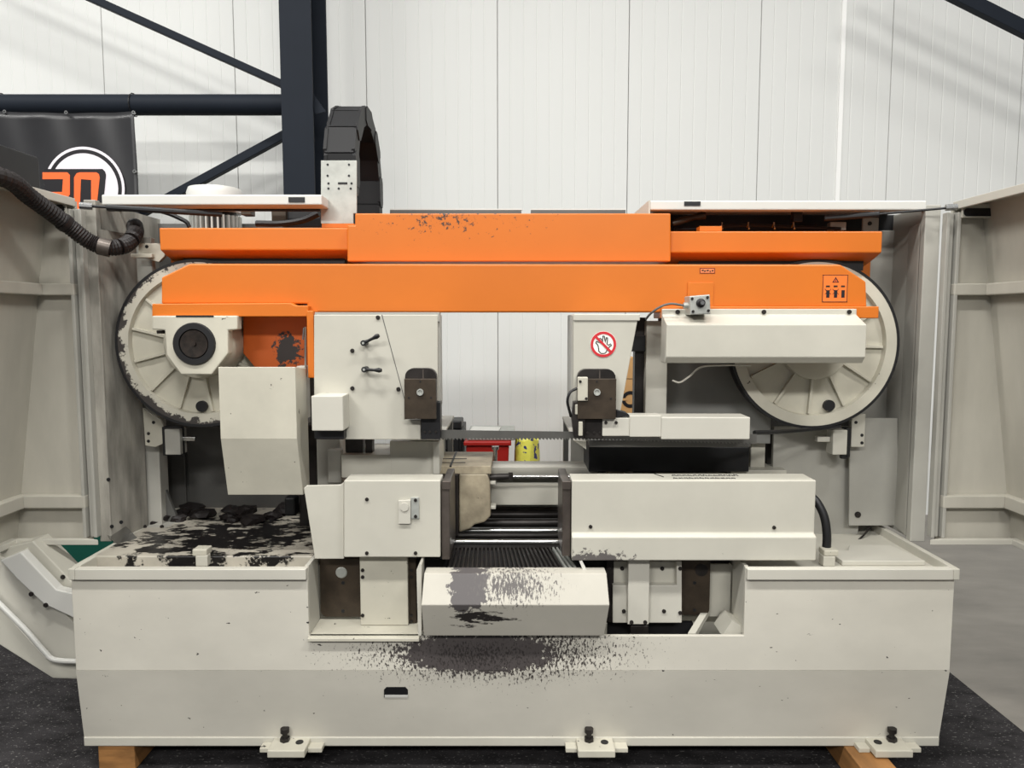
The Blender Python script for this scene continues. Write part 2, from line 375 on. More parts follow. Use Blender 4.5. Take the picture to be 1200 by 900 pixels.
# cardboard carton with ring print
Yk = 2.7
X0, X1, Z0, Z1 = R(715, 419, 745, 480, Yk)
ct = thing('cardboard_box', 'tall brown cardboard box with a black ring printed on it', 'box', ((X0+X1)/2, Yk+.15, 0))
bm = B(); box(bm, X0, X1, Yk, Yk+.3, 0.001, Z1); obj('carton', bm, M['card'], ct, .004)
bm = B(); box(bm, X0+.02, X1-.02, Yk-.001, Yk, ZZ(444, Yk)-.002, ZZ(444, Yk)+.002); obj('flap_seam', bm, M['brown'], ct)
X, Z = PT(738.5, 468, Yk); r = .058
bm = B(); lathe(bm, X, Z, [(r*.6, Yk-.003), (r, Yk-.003), (r, Yk-.001), (r*.6, Yk-.001), (r*.6, Yk-.003)], 40); obj('ring_print', bm, M['blackprint'], ct)
bm = B(); box(bm, X-r*1.0, X-r*.4, Yk-.005, Yk-.0035, Z-.008, Z+.008); obj('ring_gap', bm, M['card'], ct)
# bins behind the left door
Yg = 1.6
X0, X1, _, _ = R(62, 632, 150, 655, Yg)
tub('green_bin', 'dark green plastic bin behind the open door', 'bin', X0, X1, Yg, Yg+.4, .78, M['green'])
X0r, X1r, _, _ = R(14, 632, 50, 655, Yg)
tub('red_crate', 'red plastic crate beside the dark green bin', 'crate', X0r, X1r, Yg, Yg+.4, .76, M['red'])

# ================================================================ the band saw
SAW = thing('band_saw', 'large cream and orange industrial band saw with its doors open, on wooden blocks', 'band saw', (0, .5, .105))
sbm = B(); cyl(sbm, (0, 0, 0), (0, -.004, 0), .0075, 12); cyl(sbm, (0, -.004, 0), (0, -.007, 0), .0055, 6)
SCREW = mesh_of(sbm, 'screw'); SCREW.materials.append(M['darksteel'])
sbm = B(); cyl(sbm, (0, .002, 0), (0, -.0012, 0), .0062, 12); HOLE = mesh_of(sbm, 'hole'); HOLE.materials.append(M['black'])
def screw(px, py, Y, parent, me=SCREW, s=1.0, name=None):
    X, Z = PT(px, py, Y); o = obj(name or me.name, me, None, parent, loc=(X, Y, Z)); o.scale = (s, 1, s); return o
def hole(px, py, Y, parent, s=1.0): return screw(px, py, Y, parent, HOLE, s, 'screw_hole')

# ---- base trough
ZT = ZZ(667, 0); ZBOT = .105; ZBEND = ZZ(786, .02)
XL, XR = XX(86, 730, .02), XX(1116, 730, .02)
XBL, XBR = XX(99, 870, .07), XX(1100, 870, .07)
xn0, xn1, zn = XX(361, 700, .02), XX(873, 700, .02), ZZ(745, .02)
bm = B(); prism(bm, [(XL, ZBEND), (XR, ZBEND), (XR, ZT-.002), (xn1, ZT-.002), (xn1, zn), (xn0, zn), (xn0, ZT-.002), (XL, ZT-.002)], .02, .034)
ftop = obj('base_front', bm, M['base'], SAW, .002)
bm = B(); loft(bm, [(XL, .02, ZBEND), (XR, .02, ZBEND), (XR, .034, ZBEND), (XL, .034, ZBEND)], [(XBL, .07, ZBOT+.03), (XBR, .07, ZBOT+.03), (XBR, .084, ZBOT+.03), (XBL, .084, ZBOT+.03)])
skirt = obj('base_skirt', bm, M['base'], SAW)
bm = B(); box(bm, XBL, XBR, .066, .10, ZBOT, ZBOT+.032); obj('bottom_flange', bm, M['cream'], SAW, .003)
# slot in the skirt
def onskirt(px, py):
    Y = .02
    for _ in range(8):
        X, Z = PT(px, py, Y); Y = .02 + (ZBEND-Z)/(ZBEND-ZBOT-.03)*.05
    return X, Y-.0015, Z
a = [onskirt(*p) for p in ((450, 817), (478, 817), (478, 808), (475, 805), (453, 805), (450, 808))]
bm = B(); loft(bm, a, [(x, y+.01, z) for x, y, z in a]); obj('skirt_slot', bm, M['black'], skirt)
a = [onskirt(*p) for p in ((451, 817), (478, 817), (478, 814), (451, 814))]
bm = B(); loft(bm, [(x, y-.001, z) for x, y, z in a], [(x, y+.01, z) for x, y, z in a]); obj('slot_edge', bm, M['white'], skirt)
def side_wall(X, t, XB):
    bm = B()
    multiloft(bm, [[(X, .034, ZT), (X, 1.1, ZT), (X+t, 1.1, ZT), (X+t, .034, ZT)], [(X, .034, ZBEND), (X, 1.1, ZBEND), (X+t, 1.1, ZBEND), (X+t, .034, ZBEND)], [(XB, .086, ZBOT), (XB, 1.1, ZBOT), (XB+t, 1.1, ZBOT), (XB+t, .086, ZBOT)]])
    obj('base_side', bm, M['cream'], SAW)
side_wall(XL, .012, XBL); side_wall(XR-.012, -.0+.012, XBR-.012)
bm = B(); box(bm, XL, XR, 1.09, 1.1, ZBOT, ZT); obj('base_back', bm, M['cream'], SAW)
bm = B(); box(bm, XBL, XBR, .1, 1.1, ZBOT, ZBOT+.01); obj('base_floor', bm, M['cream'], SAW)
# lip along the top edge
zl = ZZ(680, 0)
for xa, xb in ((XX(80, 673, 0)+.0202, xn0), (xn1, XX(1125, 673, 0)-.0202)):
    bm = B(); box(bm, xa, xb, 0, .02, zl, ZT); obj('front_lip', bm, M['cream2'], SAW, .003)
for X, s in ((XX(80, 673, 0), 1), (XX(1125, 673, 0), -1)):
    bm = B(); box(bm, min(X, X+s*.02), max(X, X+s*.02), 0, 1.1, zl, ZT+.001); obj('side_lip', bm, M['cream'], SAW, .003)
# trays
zl2 = ZZ(645, .13)
bm = B(); box(bm, XL+.0125, xn0-.0125, .0345, .80, ZT-.06, ZT-.05)
tr = obj('chip_tray', bm, M['tray'], SAW, .002)
bm = B(); box(bm, XL+.013, xn0-.013, .13, .795, ZT-.049, zl2-.02); obj('tray_ledge', bm, M['tray'], tr, .004)
bm = B(); box(bm, xn1+.0125, XR-.0125, .0345, .80, ZT-.06, ZT-.03); tr2 = obj('chip_tray', bm, M['cream'], SAW, .003)
bm = B(); prismz(bm, [(XX(975, 655, .2), .12), (XX(1070, 650, .2), .12), (XX(1060, 650, .2), .3), (XX(1010, 645, .2), .3), (XX(1000, 645, .2), .24), (XX(975, 650, .2), .24)], ZT-.03, ZT-.012); obj('tray_step', bm, M['cream2'], tr2, .003)
# notch: side cheeks, shelf and back
zs = zn
bm = B(); box(bm, xn0-.012, xn0, .034, .16, zs, ZT); obj('notch_cheek', bm, M['cream2'], SAW)
bm = B(); box(bm, xn1, xn1+.012, .034, .16, zs, ZT); obj('notch_cheek', bm, M['cream2'], SAW)
bm = B(); box(bm, xn0, XX(492, 740, .02), .0, .16, zs-.012, zs); obj('notch_shelf', bm, M['creamwear'], SAW, .002)
bm = B(); box(bm, xn0, xn1, .18, .19, zs, ZT-.045); obj('notch_back', bm, M['cream'], SAW)
bm = B(); prism(bm, [PT(846, 745, .05), PT(871, 745, .05), PT(872, 735, .05), PT(858, 727, .05)], .05, .15); obj('corner_gusset', bm, M['cream'], SAW)
bm = B(); a = [PT(806, 745, .04), PT(815, 745, .04), PT(832, 727, .16), PT(824, 727, .16)]
loft(bm, [(a[0][0], .04, zs), (a[1][0], .04, zs), (a[2][0], .17, zs+.03), (a[3][0], .17, zs+.03)], [(a[0][0], .04, zs-.02), (a[1][0], .04, zs-.02), (a[2][0], .17, zs+.01), (a[3][0], .17, zs+.01)])
obj('drain_rib', bm, M['cream'], SAW)
# plates in the notch, left side
def rounded_plate(name, x0, y0, x1, y1, Y, d, m, corners, r=.03):
    X0, X1, Z0, Z1 = R(x0, y0, x1, y1, Y); bm = B(); prism(bm, rrect(X0, X1, Z0, Z1, r, 5, corners), Y, Y+d); return obj(name, bm, m, SAW, .001)
p = rounded_plate('wear_plate', 375, 655, 423, 723, .15, .02, M['brown'], (1, 0, 0, 0), .022)
X, Z = PT(400, 671, .15); bm = B(); lathe(bm, X, Z, [(0, .147), (.017, .147), (.02, .150), (.02, .155), (0, .155)], 24); obj('round_plug', bm, M['galv'], p)
hole(402, 683, .15, p); hole(402, 716, .15, p)
p = pbox('slide_plate', 422, 652, 478, 733, .10, .05, M['creamwear'], SAW)
for a in ((425, 668), (425, 676), (425, 721)): screw(*a, .10, p, s=.8)
p = pbox('slide_rail', 477, 654, 488, 732, .12, .04, M['brown'], SAW)
for a in ((482, 668), (482, 676), (482, 721), (482, 728)): screw(*a, .12, p, s=.7)
# right side
p = rounded_plate('wear_plate', 798, 655, 832, 721, .15, .02, M['brown'], (0, 1, 0, 0), .022)
hole(814, 683, .15, p); hole(814, 715, .15, p); X, Z = PT(822, 668, .15); bm = B(); lathe(bm, X, Z, [(0, .148), (.022, .148), (.022, .155), (0, .155)], 20); obj('round_plug', bm, M['darksteel'], p)
p = ppoly('slide_plate', [(718, 686), (718, 730), (799, 730), (799, 658), (793, 658), (793, 686)], .10, .05, M['cream2'], SAW)
for a in ((731, 716), (778, 716), (797, 666), (797, 718)): screw(*a, .10, p, s=.9)
p = pbox('slide_recess', 718, 658, 794, 687, .13, .03, M['cream'], SAW)
for a in ((729, 666), (776, 666)): screw(*a, .13, p, s=.9)
p = pbox('centre_strap', 736, 655, 761, 732, .075, .03, M['cream2'], SAW)
for a in ((740, 729), (756, 729)): screw(*a, .075, p, s=.9)
p = pbox('slide_rail', 710, 655, 719, 730, .12, .04, M['darksteel'], SAW)
for a in ((714, 666), (714, 726)): screw(*a, .12, p, s=.7)
# chute in the middle
z1, z2, z3 = ZZ(672, -.01), ZZ(709, -.06), ZZ(745, -.02)
xa, xb = XX(495, 690, -.03), XX(713, 690, -.03)
xc, xd = XX(497, 745, -.02), XX(708, 745, -.02)
bm = B(); multiloft(bm, [[(xa+.004, -.01, z1), (xb-.004, -.01, z1), (xb-.004, .05, z1), (xa+.004, .05, z1)], [(xa, -.06, z2), (xb, -.06, z2), (xb, .05, z2), (xa, .05, z2)], [(xc, -.02, z3), (xd, -.02, z3), (xd, .05, z3), (xc, .05, z3)]])
chute = obj('front_chute', bm, M['chute'], SAW, .002)
ppoly('chute_side', [(488, 668), (492, 660), (494, 662), (494, 745), (490, 745)], -.0, .08, M['cream2'], SAW, .001)
pbox('drain_shade', 712, 730, 812, 746, .155, .02, M['black'], SAW, 0); pbox('drain_block', 739, 733, 760, 745, .10, .04, M['darksteel'], SAW)  # black plate stands in for the darkness of the void beside the chute
# ---- adjusting feet
def foot(px):
    X = XX(px, 868, .05); t = .035
    bm = B(); box(bm, X-.062, X+.062, -.01, .12, ZBOT+.005, ZBOT+.03); f = obj('levelling_foot', bm, M['creamwear'], SAW, .003)
    bm = B(); box(bm, X-.10, X-.062, .028, .0655, ZBOT, ZBOT+.016); obj('foot_tab', bm, M['creamwear'], f, .002)
    bm = B(); box(bm, X+.062, X+.11, .028, .0655, ZBOT, ZBOT+.016); obj('foot_tab', bm, M['creamwear'], f, .002)
    return f, X
for px, dx in ((341, -.02), (697, -.02), (1038, .02)):
    f, X = foot(px); zf = ZBOT+.03
    bm = B(); cyl(bm, (X+dx, .05, zf), (X+dx, .05, zf+.012), .017, 6); cyl(bm, (X+dx, .05, zf+.012), (X+dx, .05, zf+.03), .009, 12); cyl(bm, (X+dx, .05, zf+.03), (X+dx, .05, zf+.044), .015, 12); obj('levelling_bolt', bm, M['darksteel'], f)
    bm = B(); cyl(bm, (X-dx*1.6, .04, zf-.002), (X-dx*1.6, .04, zf+.002), .013, 16); obj('bolt_hole', bm, M['black'], f)

# ---- cabinet
YF = .30; ZLID = ZZ(234, YF); ZR = ZZ(240, YF)
xpl, xpr = XX(113, 430, YF), XX(1086, 430, YF)
bm = B(); box(bm, xpl-.018, xpl+.024, YF, YF+.03, ZT, ZLID); pl = obj('cabinet_post', bm, M['greydirty'], SAW, .003)
bm = B(); box(bm, xpl-.004, xpl+.006, YF+.03, .82, ZT, ZLID); obj('cabinet_side', bm, M['greydirty'], SAW)
bm = B(); loft(bm, [(xpl+.024, YF+.01, ZT-.02), (xpl+.024, YF+.02, ZT-.02), (xpl+.05, .50, ZT-.02), (xpl+.06, .50, ZT-.02)], [(xpl+.024, YF+.01, ZLID-.1), (xpl+.024, YF+.02, ZLID-.1), (xpl+.05, .50, ZLID-.1), (xpl+.06, .50, ZLID-.1)])
sd = obj('inner_side_panel', bm, M['greydirty'], SAW)
for a in ((127, 562), (142, 612), (131, 617)): hole(*a, YF+.0, pl, 1.1)
bm = B(); box(bm, xpr-.03, xpr+.024, YF, YF+.03, ZT, ZR); obj('cabinet_post', bm, M['grey'], SAW, .003)
bm = B(); box(bm, xpr-.006, xpr+.004, YF+.03, .82, ZT, ZR); obj('cabinet_side', bm, M['grey'], SAW)
bm = B(); box(bm, xpl, -.62, .80, .81, ZT-.05, ZLID-.02); obj('cabinet_back', bm, M['darkpanel'], SAW)
bm = B(); box(bm, XX(772, 500, .75), xpr, .80, .81, ZT-.05, ZR-.02); obj('cabinet_back', bm, M['darkpanel'], SAW)
bm = B(); box(bm, XX(765, 260, .57), xpr, .57, .58, ZZ(290, .57), ZZ(235, YF)-.0125); obj('roof_shade_wall', bm, M['black'], SAW)  # black back wall put in for the dark under the right roof
# left: pillar, back details
p = pbox('support_pillar', 166, 470, 187, 620, .52, .07, M['grey'], SAW)
pbox('pillar_foot', 160, 618, 196, 624, .48, .12, M['grey'], p, .002)
for a in ((170, 617), (190, 617)): screw(*a, .48, p)
ppoly('pillar_rib', [(188, 560), (209, 612), (188, 612)], .56, .02, M['darkpanel'], p)
p = pbox('rear_access_panel', 220, 500, 345, 602, .785, .012, M['darkpanel'], SAW); pbox('panel_strip', 200, 500, 217, 600, .785, .012, M['darkpanel'], SAW)
screw(212, 593, .785, p)
pbox('rear_sill', 200, 603, 345, 616, .76, .04, M['cream'], SAW)
# scraper bracket at the left wheel
p = ppoly('wheel_bracket', [(167, 478), (188, 492), (192, 500), (191, 520), (182, 524), (170, 522)], .46, .012, M['creamwear'], SAW)
for a in ((180, 495), (174, 508), (174, 517)): hole(*a, .46, p)
p = pbox('sensor_box', 193, 503, 211, 533, .42, .06, M['grey'], SAW); pbox('sensor_backing', 190, 500, 214, 534, .44, .02, M['black'], p)
pbox('sensor_pin', 212, 512, 228, 517, .44, .02, M['steel'], p)
# upper left bracket
p = ppoly('pivot_bracket', [(162, 285), (185, 285), (193, 293), (193, 300), (186, 307), (178, 305), (162, 298)], .36, .02, M['creamwear'], SAW)
pbox('bracket_arm', 153, 297, 178, 302, .34, .02, M['creamwear'], p); pbox('bracket_post', 160, 278, 178, 330, .40, .03, M['grey'], p); hole(172, 289, .36, p)
# ---- roof strips
p = pbox('lid_rail', 119, 228, 377, 240, YF, .10, M['white'], SAW, .004); pbox('lid_slot', 338, 231, 357, 237, YF-.003, .005, M['black'], p, 0)
pbox('lid_inner', 125, 240, 375, 247, YF+.10, .02, M['black'], SAW, 0)
p = pbox('lid_rail', 762, 235, 1086, 246, YF, .05, M['white'], SAW, .004); pbox('lid_slot', 802, 236, 821, 241, YF-.003, .005, M['black'], p, 0)
X0, X1, Z0, Z1 = R(762, 235, 1086, 246, YF); bm = B(); box(bm, X0, X1, YF+.05, .60, Z1-.012, Z1); obj('roof_sheet', bm, M['white'], SAW, .002)
bm = B(); prismx(bm, [(YF, Z0-.02), (YF, Z1), (.6, Z1), (.6, Z0-.06)], X0-.006, X0); obj('roof_end', bm, M['cream'], SAW)
# things under the right roof
tb = B(); tube(tb, [(*PT(1118, 243, .24)[:1], .24, PT(1118, 243, .24)[1]), (PT(1030, 251, .3)[0], .3, PT(1030, 251, .3)[1])], .004, 8)
p = obj('gas_spring', tb, M['black'], SAW, smooth=True); tb = B(); a, b = PT(1030, 251, .3), PT(966, 256, .34); tube(tb, [(a[0], .3, a[1]), (b[0], .34, b[1])], .010, 10); obj('spring_cylinder', tb, M['black'], p, smooth=True)
tb = B(); a, b = PT(1108, 243.5, .24), PT(1122, 242.5, .23); tube(tb, [(a[0], .24, a[1]), (b[0], .23, b[1])], .011, 10); obj('spring_end', tb, M['steel'], p, smooth=True)
p = pbox('duct_block', 930, 246, 941, 260, .40, .03, M['darksteel'], SAW); pbox('duct_block', 973, 260, 992, 270, .42, .03, M['galv'], SAW)
p = pbox('duct_plate', 1011, 255, 1030, 272, .44, .01, M['grey'], SAW); screw(1019, 262, .44, p)
tb = B(); pts = [(*PT(x, y, .38),) for x, y in ((788, 262), (800, 258), (812, 255), (826, 252))]; tube(tb, [(x, .38, z) for x, z in pts], .012, 12, [.010, .013, .010, .016]); obj('hose_coupling', tb, M['brown'], SAW, smooth=True)
tb = B(); tube(tb, spline([(PT(x, y, .42)[0], .42, PT(x, y, .42)[1]) for x, y in ((790, 268), (820, 268), (870, 264), (930, 266), (985, 268))]), .006, 8); obj('control_cable', tb, M['black'], SAW, smooth=True)
for px in (846, 877, 907, 930):
    X, Z = PT(px, 265, .36); tb = B(); tube(tb, [(X-.004, .34, Z-.012), (X, .36, Z+.012), (X+.008, .4, Z+.002)], .003, 6); obj('cable_clip', tb, M['steel'], SAW)
p = pbox('cable_cover', 820, 265, 846, 271, .30, .05, M['orange'], SAW, .001)
# left gas spring
tb = B(); a, b = PT(97, 241, .22), PT(182, 246, .29); tube(tb, [(a[0], .22, a[1]), (b[0], .29, b[1])], .005, 8); p = obj('gas_spring', tb, M['black'], SAW, smooth=True)
tb = B(); a, b = PT(125, 243, .24), PT(260, 251, .34); tube(tb, [(a[0], .24, a[1]), (b[0], .34, b[1])], .010, 10); obj('spring_cylinder', tb, M['black'], p, smooth=True)
tb = B(); a, b = PT(93, 241, .215), PT(108, 242, .23); tube(tb, [(a[0], .215, a[1]), (b[0], .23, b[1])], .012, 10); obj('spring_end', tb, M['steel'], p, smooth=True)

# ---- doors
def door(s, xi, xt, xb, m, nm):
    zt_, zb_ = ZR - (0 if s > 0 else -.012), ZZ(632, YF); YE = -1.05
    Xi = XX(xi, 430, YF); a, za = PT(xt, 300, YF); b, zb2 = PT(xb, 590, YF)
    k = (b-a)/(zb2-za); Xo = lambda z: a + k*(z-za)
    bm = B(); prism(bm, [(Xi, zb_), (Xo(zb_), zb_), (Xo(zt_), zt_), (Xi, zt_)], YF, YF+.01); d = obj('open_door', bm, m, SAW, label=nm)
    bm = B(); t = s*.01
    loft(bm, [(Xo(zb_), YF, zb_), (Xo(zb_)+t, YF, zb_), (Xo(zt_)+t, YF, zt_), (Xo(zt_), YF, zt_)], [(Xo(zb_), YE, zb_), (Xo(zb_)+t, YE, zb_), (Xo(zt_)+t, YE, zt_), (Xo(zt_), YE, zt_)])
    obj('door_face', bm, m, d)
    bm = B(); prismz(bm, [(Xi+s*.0125, YF), (Xo(zt_), YF), (Xo(zt_), YE), (Xi+s*.0125, YE)], zt_, zt_+.008); obj('door_top', bm, m, d)
    bm = B(); box(bm, min(Xi, Xi+s*.012), max(Xi, Xi+s*.012), YE, YF, zt_-.018, zt_+.010); obj('door_top_edge', bm, M['cream2'], d, .002)
    bm = B(); prismz(bm, [(Xi, YF-.03), (Xo(zb_), YF-.03), (Xo(zb_), YE), (Xo(zb_)-s*.03, YE), (Xo(zb_)-s*.03, YF-.05), (Xi-s*.05, YF-.05)], zb_-.006, zb_+.014); obj('door_bottom', bm, M['cream2'], d, .002)
    for (ya, yb, dep) in ((332, 346, .035), (581, 596, .035)):
        Za, Zb = ZZ(ya, YF-dep), ZZ(yb, YF-dep); zm = (Za+Zb)/2; X = Xo(zm)
        bm = B(); box(bm, min(Xi, X), max(Xi, X), YF-dep, YF, Zb, Za); obj('door_rail', bm, m, d, .004)
        bm = B(); box(bm, min(X, X-s*dep), max(X, X-s*dep), YE, YF-dep, Zb, Za); obj('door_rail', bm, m, d, .004)
    # hinge profiles
    for j, (o0, w, yy) in enumerate(((0, .012, .03), (.015, .016, .018), (.036, .012, .034))):
        x0 = Xi - s*(.035-o0); bm = B(); box(bm, min(x0, x0+s*w), max(x0, x0+s*w), YF-yy, YF+.0, zb_+.015, zt_-.03); obj('hinge_profile', bm, M['grey'], d, .002)
    # bracket plate with a dark slot under the top
    x0, x1 = Xi+s*.01, Xi+s*.19; bm = B(); box(bm, min(x0, x1), max(x0, x1), YF-.04, YF-.034, zt_-.05, zt_-.002); br = obj('grip_bracket', bm, M['cream'], d, .002)
    xa, xb_ = sorted((Xi+s*.015, Xi+s*.125)); bm = B(); prism(bm, rrect(xa, xb_, zt_-.045, zt_-.018, .012, 5), YF-.043, YF-.039); obj('grip_slot', bm, M['black'], br)
    return d, Xi, Xo, zt_
dR, XiR, XoR, ztR = door(1, 1107, 1156, 1181, M['door'], 'cream door standing open beside the orange-topped wheel cover')
dL, XiL, XoL, ztL = door(-1, 98, 49, 24, M['door'], 'cream door standing open, crossed by a thick black hose')
bm = B(); box(bm, XiL-.36, XiL-.012, -.95, .13, ztL+.010, ztL+.115); obj('door_top_box', bm, M['black'], dL, .006)
# corrugated hose
hp = spline([(PT(x, y, Y)[0], Y, PT(x, y, Y)[1]) for x, y, Y in ((-60, 190, -.25), (8, 210, -.09), (34, 230, .02), (60, 249, .1), (82, 266, .16), (105, 283, .2), (126, 290, .22), (147, 287, .27), (158, 274, .34), (158, 264, .45))], 14)
rad = [.0265 + (.0022 if i % 2 else -.0012) for i in range(len(hp))]
hb = B(); tube(hb, hp, .027, 14, rad); hs = obj('corrugated_hose', hb, M['rubber'], SAW, smooth=False)
for i in (52, 79):
    hb = B(); d = (hp[i+1]-hp[i]).normalized(); cyl(hb, hp[i]-d*.008, hp[i]+d*(.008 if i == 52 else .03), .0305, 18); obj('hose_clamp', hb, M['jaw' if i > 60 else 'rubber'], hs, smooth=True)

# ---- right interior panels
p = ppoly('wheel_guard_panel', [(996, 490), (1052, 490), (1052, 616), (995, 616)], .46, .01, M['grey'], SAW); screw(1005, 603, .46, p, s=1.6)
pA, pB_ = XX(1052, 550, .46), xpr-.03; za, zb_ = ZZ(616, .46), ZR-.06
bm = B(); loft(bm, [(pA, .46, za), (pA, .47, za), (pB_, .34, za), (pB_, .33, za)], [(pA, .46, zb_), (pA, .47, zb_), (pB_, .34, zb_), (pB_, .33, zb_)]); obj('guard_return', bm, M['grey'], SAW)
X0, X1, Z0, Z1 = R(905, 500, 1008, 637, .50); bm = B(); prism(bm, rrect(X0, X1, Z0, Z1, .06, 6, (0, 1, 0, 0)), .50, .52); obj('rear_guard_panel', bm, M['grey'], SAW)
pbox('upper_guard_panel', 1010, 270, 1060, 492, .56, .01, M['grey'], SAW)
p = pbox('wheel_bracket', 998, 485, 1014, 524, .42, .012, M['cream'], SAW)
for a in ((1003, 495), (1010, 510), (1010, 519)): hole(*a, .42, p)
p = pbox('sensor_box', 976, 504, 993, 533, .39, .06, M['cream2'], SAW); pbox('sensor_backing', 991, 502, 997, 536, .40, .04, M['black'], p); pbox('sensor_pin', 958, 512, 973, 518, .41, .03, M['cream2'], p); pbox('sensor_clamp', 986, 533, 994, 538, .40, .02, M['black'], p)
pbox('guide_pillar', 880, 498, 897, 553, .50, .05, M['cream'], SAW); pbox('guide_foot', 856, 551, 922, 560, .44, .12, M['cream'], SAW)
for x0, x1 in ((898, 910), (912, 926)): pbox('guide_rail', x0, 505, x1, 560, .62, .04, M['darkpanel' if x0 < 905 else 'grey'], SAW)
# ---- bottom right hose
hb = B(); tube(hb, spline([(PT(x, y, Y)[0], Y, PT(x, y, Y)[1]) for x, y, Y in ((945, 578, .2), (957, 588, .17), (966, 606, .15), (969, 628, .14), (968, 648, .14))], 8), .0145, 12); hs = obj('hydraulic_hose', hb, M['black'], SAW, smooth=True)
pbox('hose_clip', 966, 645, 983, 652, .10, .05, M['creamwear'], SAW, .004); pbox('clip_stand', 965, 652, 979, 664, .10, .04, M['cream'], SAW); 
X, Z = PT(233, 655, .1); pbox('hose_clip', 225, 644, 242, 652, .10, .05, M['creamwear'], SAW, .004); pbox('clip_stand', 229, 651, 243, 664, .10, .03, M['cream'], SAW)
tb = B(); tube(tb, spline([(PT(x, y, Y)[0], Y, PT(x, y, Y)[1]) for x, y, Y in ((975, 640, .4), (1000, 636, .42), (1014, 625, .45), (1022, 612, .48))]), .004, 6); obj('grounding_wire', tb, M['darksteel'], SAW, smooth=True)

# ================================================================ saw head
# ---- upper beam
ppoly('upper_beam', [(407, 306.5), (786, 306.5), (786, 250), (416, 250), (416, 264), (407, 264)], .25, .45, M['orange'], SAW, .004)
def wing(x0, x1, yt, ym, Yf):
    X0, X1 = XX(x0, 280, Yf), XX(x1, 280, Yf); a, b = ZZ(yt, Yf), ZZ(ym, Yf)
    bm = B(); prismx(bm, [(Yf, b), (Yf, a), (.60, a), (.60, b-.05), (Yf+.16, b-.05), (Yf+.05, b-.018)], X0, X1); w_ = obj('beam_wing', bm, M['orange'], SAW, .004); bm = B(); box(bm, X0+.05, X1-.03, Yf+.07, Yf+.25, b-.058, b-.014); obj('gap_shade', bm, M['black'], w_); return w_  # black box under the wing stands in for the shade between the beams
wing(187, 408, 267, 293, .28); wing(785, 1034, 271, 296, .28)
pbox('wing_web', 985, 296, 1020, 345, .46, .05, M['orange'], SAW); pbox('wing_web', 200, 293, 215, 318, .44, .05, M['orange'], SAW)
# ---- lower beam
LB = ppoly('lower_beam', [(189, 325), (222, 309), (985, 310), (1015, 330), (1016, 360), (776, 360), (776, 366), (360, 366), (360, 356), (189, 356)], .20, .11, M['orange'], SAW, .005)
ppoly('beam_flange', [(178, 356), (340, 355), (346, 358), (361, 358), (361, 371), (178, 371)], .165, .15, M['orange'], SAW, .003)
pbox('beam_flange', 775, 359, 1030, 373, .185, .14, M['orange'], SAW, .003)
ppoly('side_gusset', [(285, 371), (362, 371), (362, 432), (300, 432), (285, 414)], .30, .02, M['orangewear'], SAW)
pbox('side_strut', 360, 364, 368, 443, .14, .10, M['orange'], SAW)
# stickers on the lower beam
YS = .20
w = ppoly('warning_sticker', [(964, 322), (994, 322), (993, 354), (964, 354)], YS-.0012, .001, mat('sticker_film', (232, 118, 50), .35, var=.01), LB, 0)
for x0, y0, x1, y1 in ((964, 322, 994, 322.7), (964, 353.3, 993, 354), (964, 322, 964.7, 354), (992.6, 322, 993.3, 354)): pbox('sticker_line', x0, y0, x1, y1, YS-.0018, .0006, M['brown'], w, 0)
ppoly('warning_triangle', [(975.5, 331), (979.5, 324.5), (983.3, 331)], YS-.0020, .0008, M['blackprint'], w, 0)
ppoly('triangle_inside', [(977.3, 330.2), (979.5, 326.8), (981.6, 330.2)], YS-.0027, .0006, M['logoorange'], w, 0)
pbox('triangle_bolt', 979.1, 327.6, 979.9, 329.8, YS-.0032, .0004, M['blackprint'], w, 0)
for k, px in enumerate((970.3, 979.3, 988)):
    pbox('pictogram_bar', px-1.9, 340, px+1.9, 348.8, YS-.002, .0008, M['blackprint'], w, 0); pbox('pictogram_head', px-2.3, 334.5, px+2.3, 336.5, YS-.002, .0008, M['brown'], w, 0)
    if k < 2:
        for (dx0, dy0, dx1, dy1) in ((-3.6, 338.2, -1.6, 340.6), (3.6, 338.2, 1.6, 340.6), (-3.6, 344.5, -1.6, 342.5), (3.6, 344.5, 1.6, 342.5)):
            ppoly('pictogram_ray', [(px+dx0, dy0), (px+dx1, dy1), (px+dx1, dy1+.8), (px+dx0, dy0+.8)], YS-.002, .0008, M['blackprint'], w, 0)
w = ppoly('name_sticker', [(820, 314), (838, 314), (838, 320.5), (820, 320.5)], YS-.0012, .001, mat('sticker_frame', (120, 48, 22), .4, var=.01), LB, 0)
ppoly('sticker_face', [(821, 315), (837, 315), (837, 319.6), (821, 319.6)], YS-.0018, .0006, mat('sticker_face', (226, 128, 78), .4, var=.01), w, 0)
for px, wd, yy in ((822.3, 2.4, 316.2), (825.2, 1.8, 317), (828, 2.6, 316.4), (831.6, 1.4, 317.3), (834, 2.2, 316.6)): ppoly('sticker_mark', [(px, yy), (px+wd, yy-.4), (px+wd, yy+1.2), (px, yy+1.6)], YS-.0024, .0005, M['brown'], w, 0)

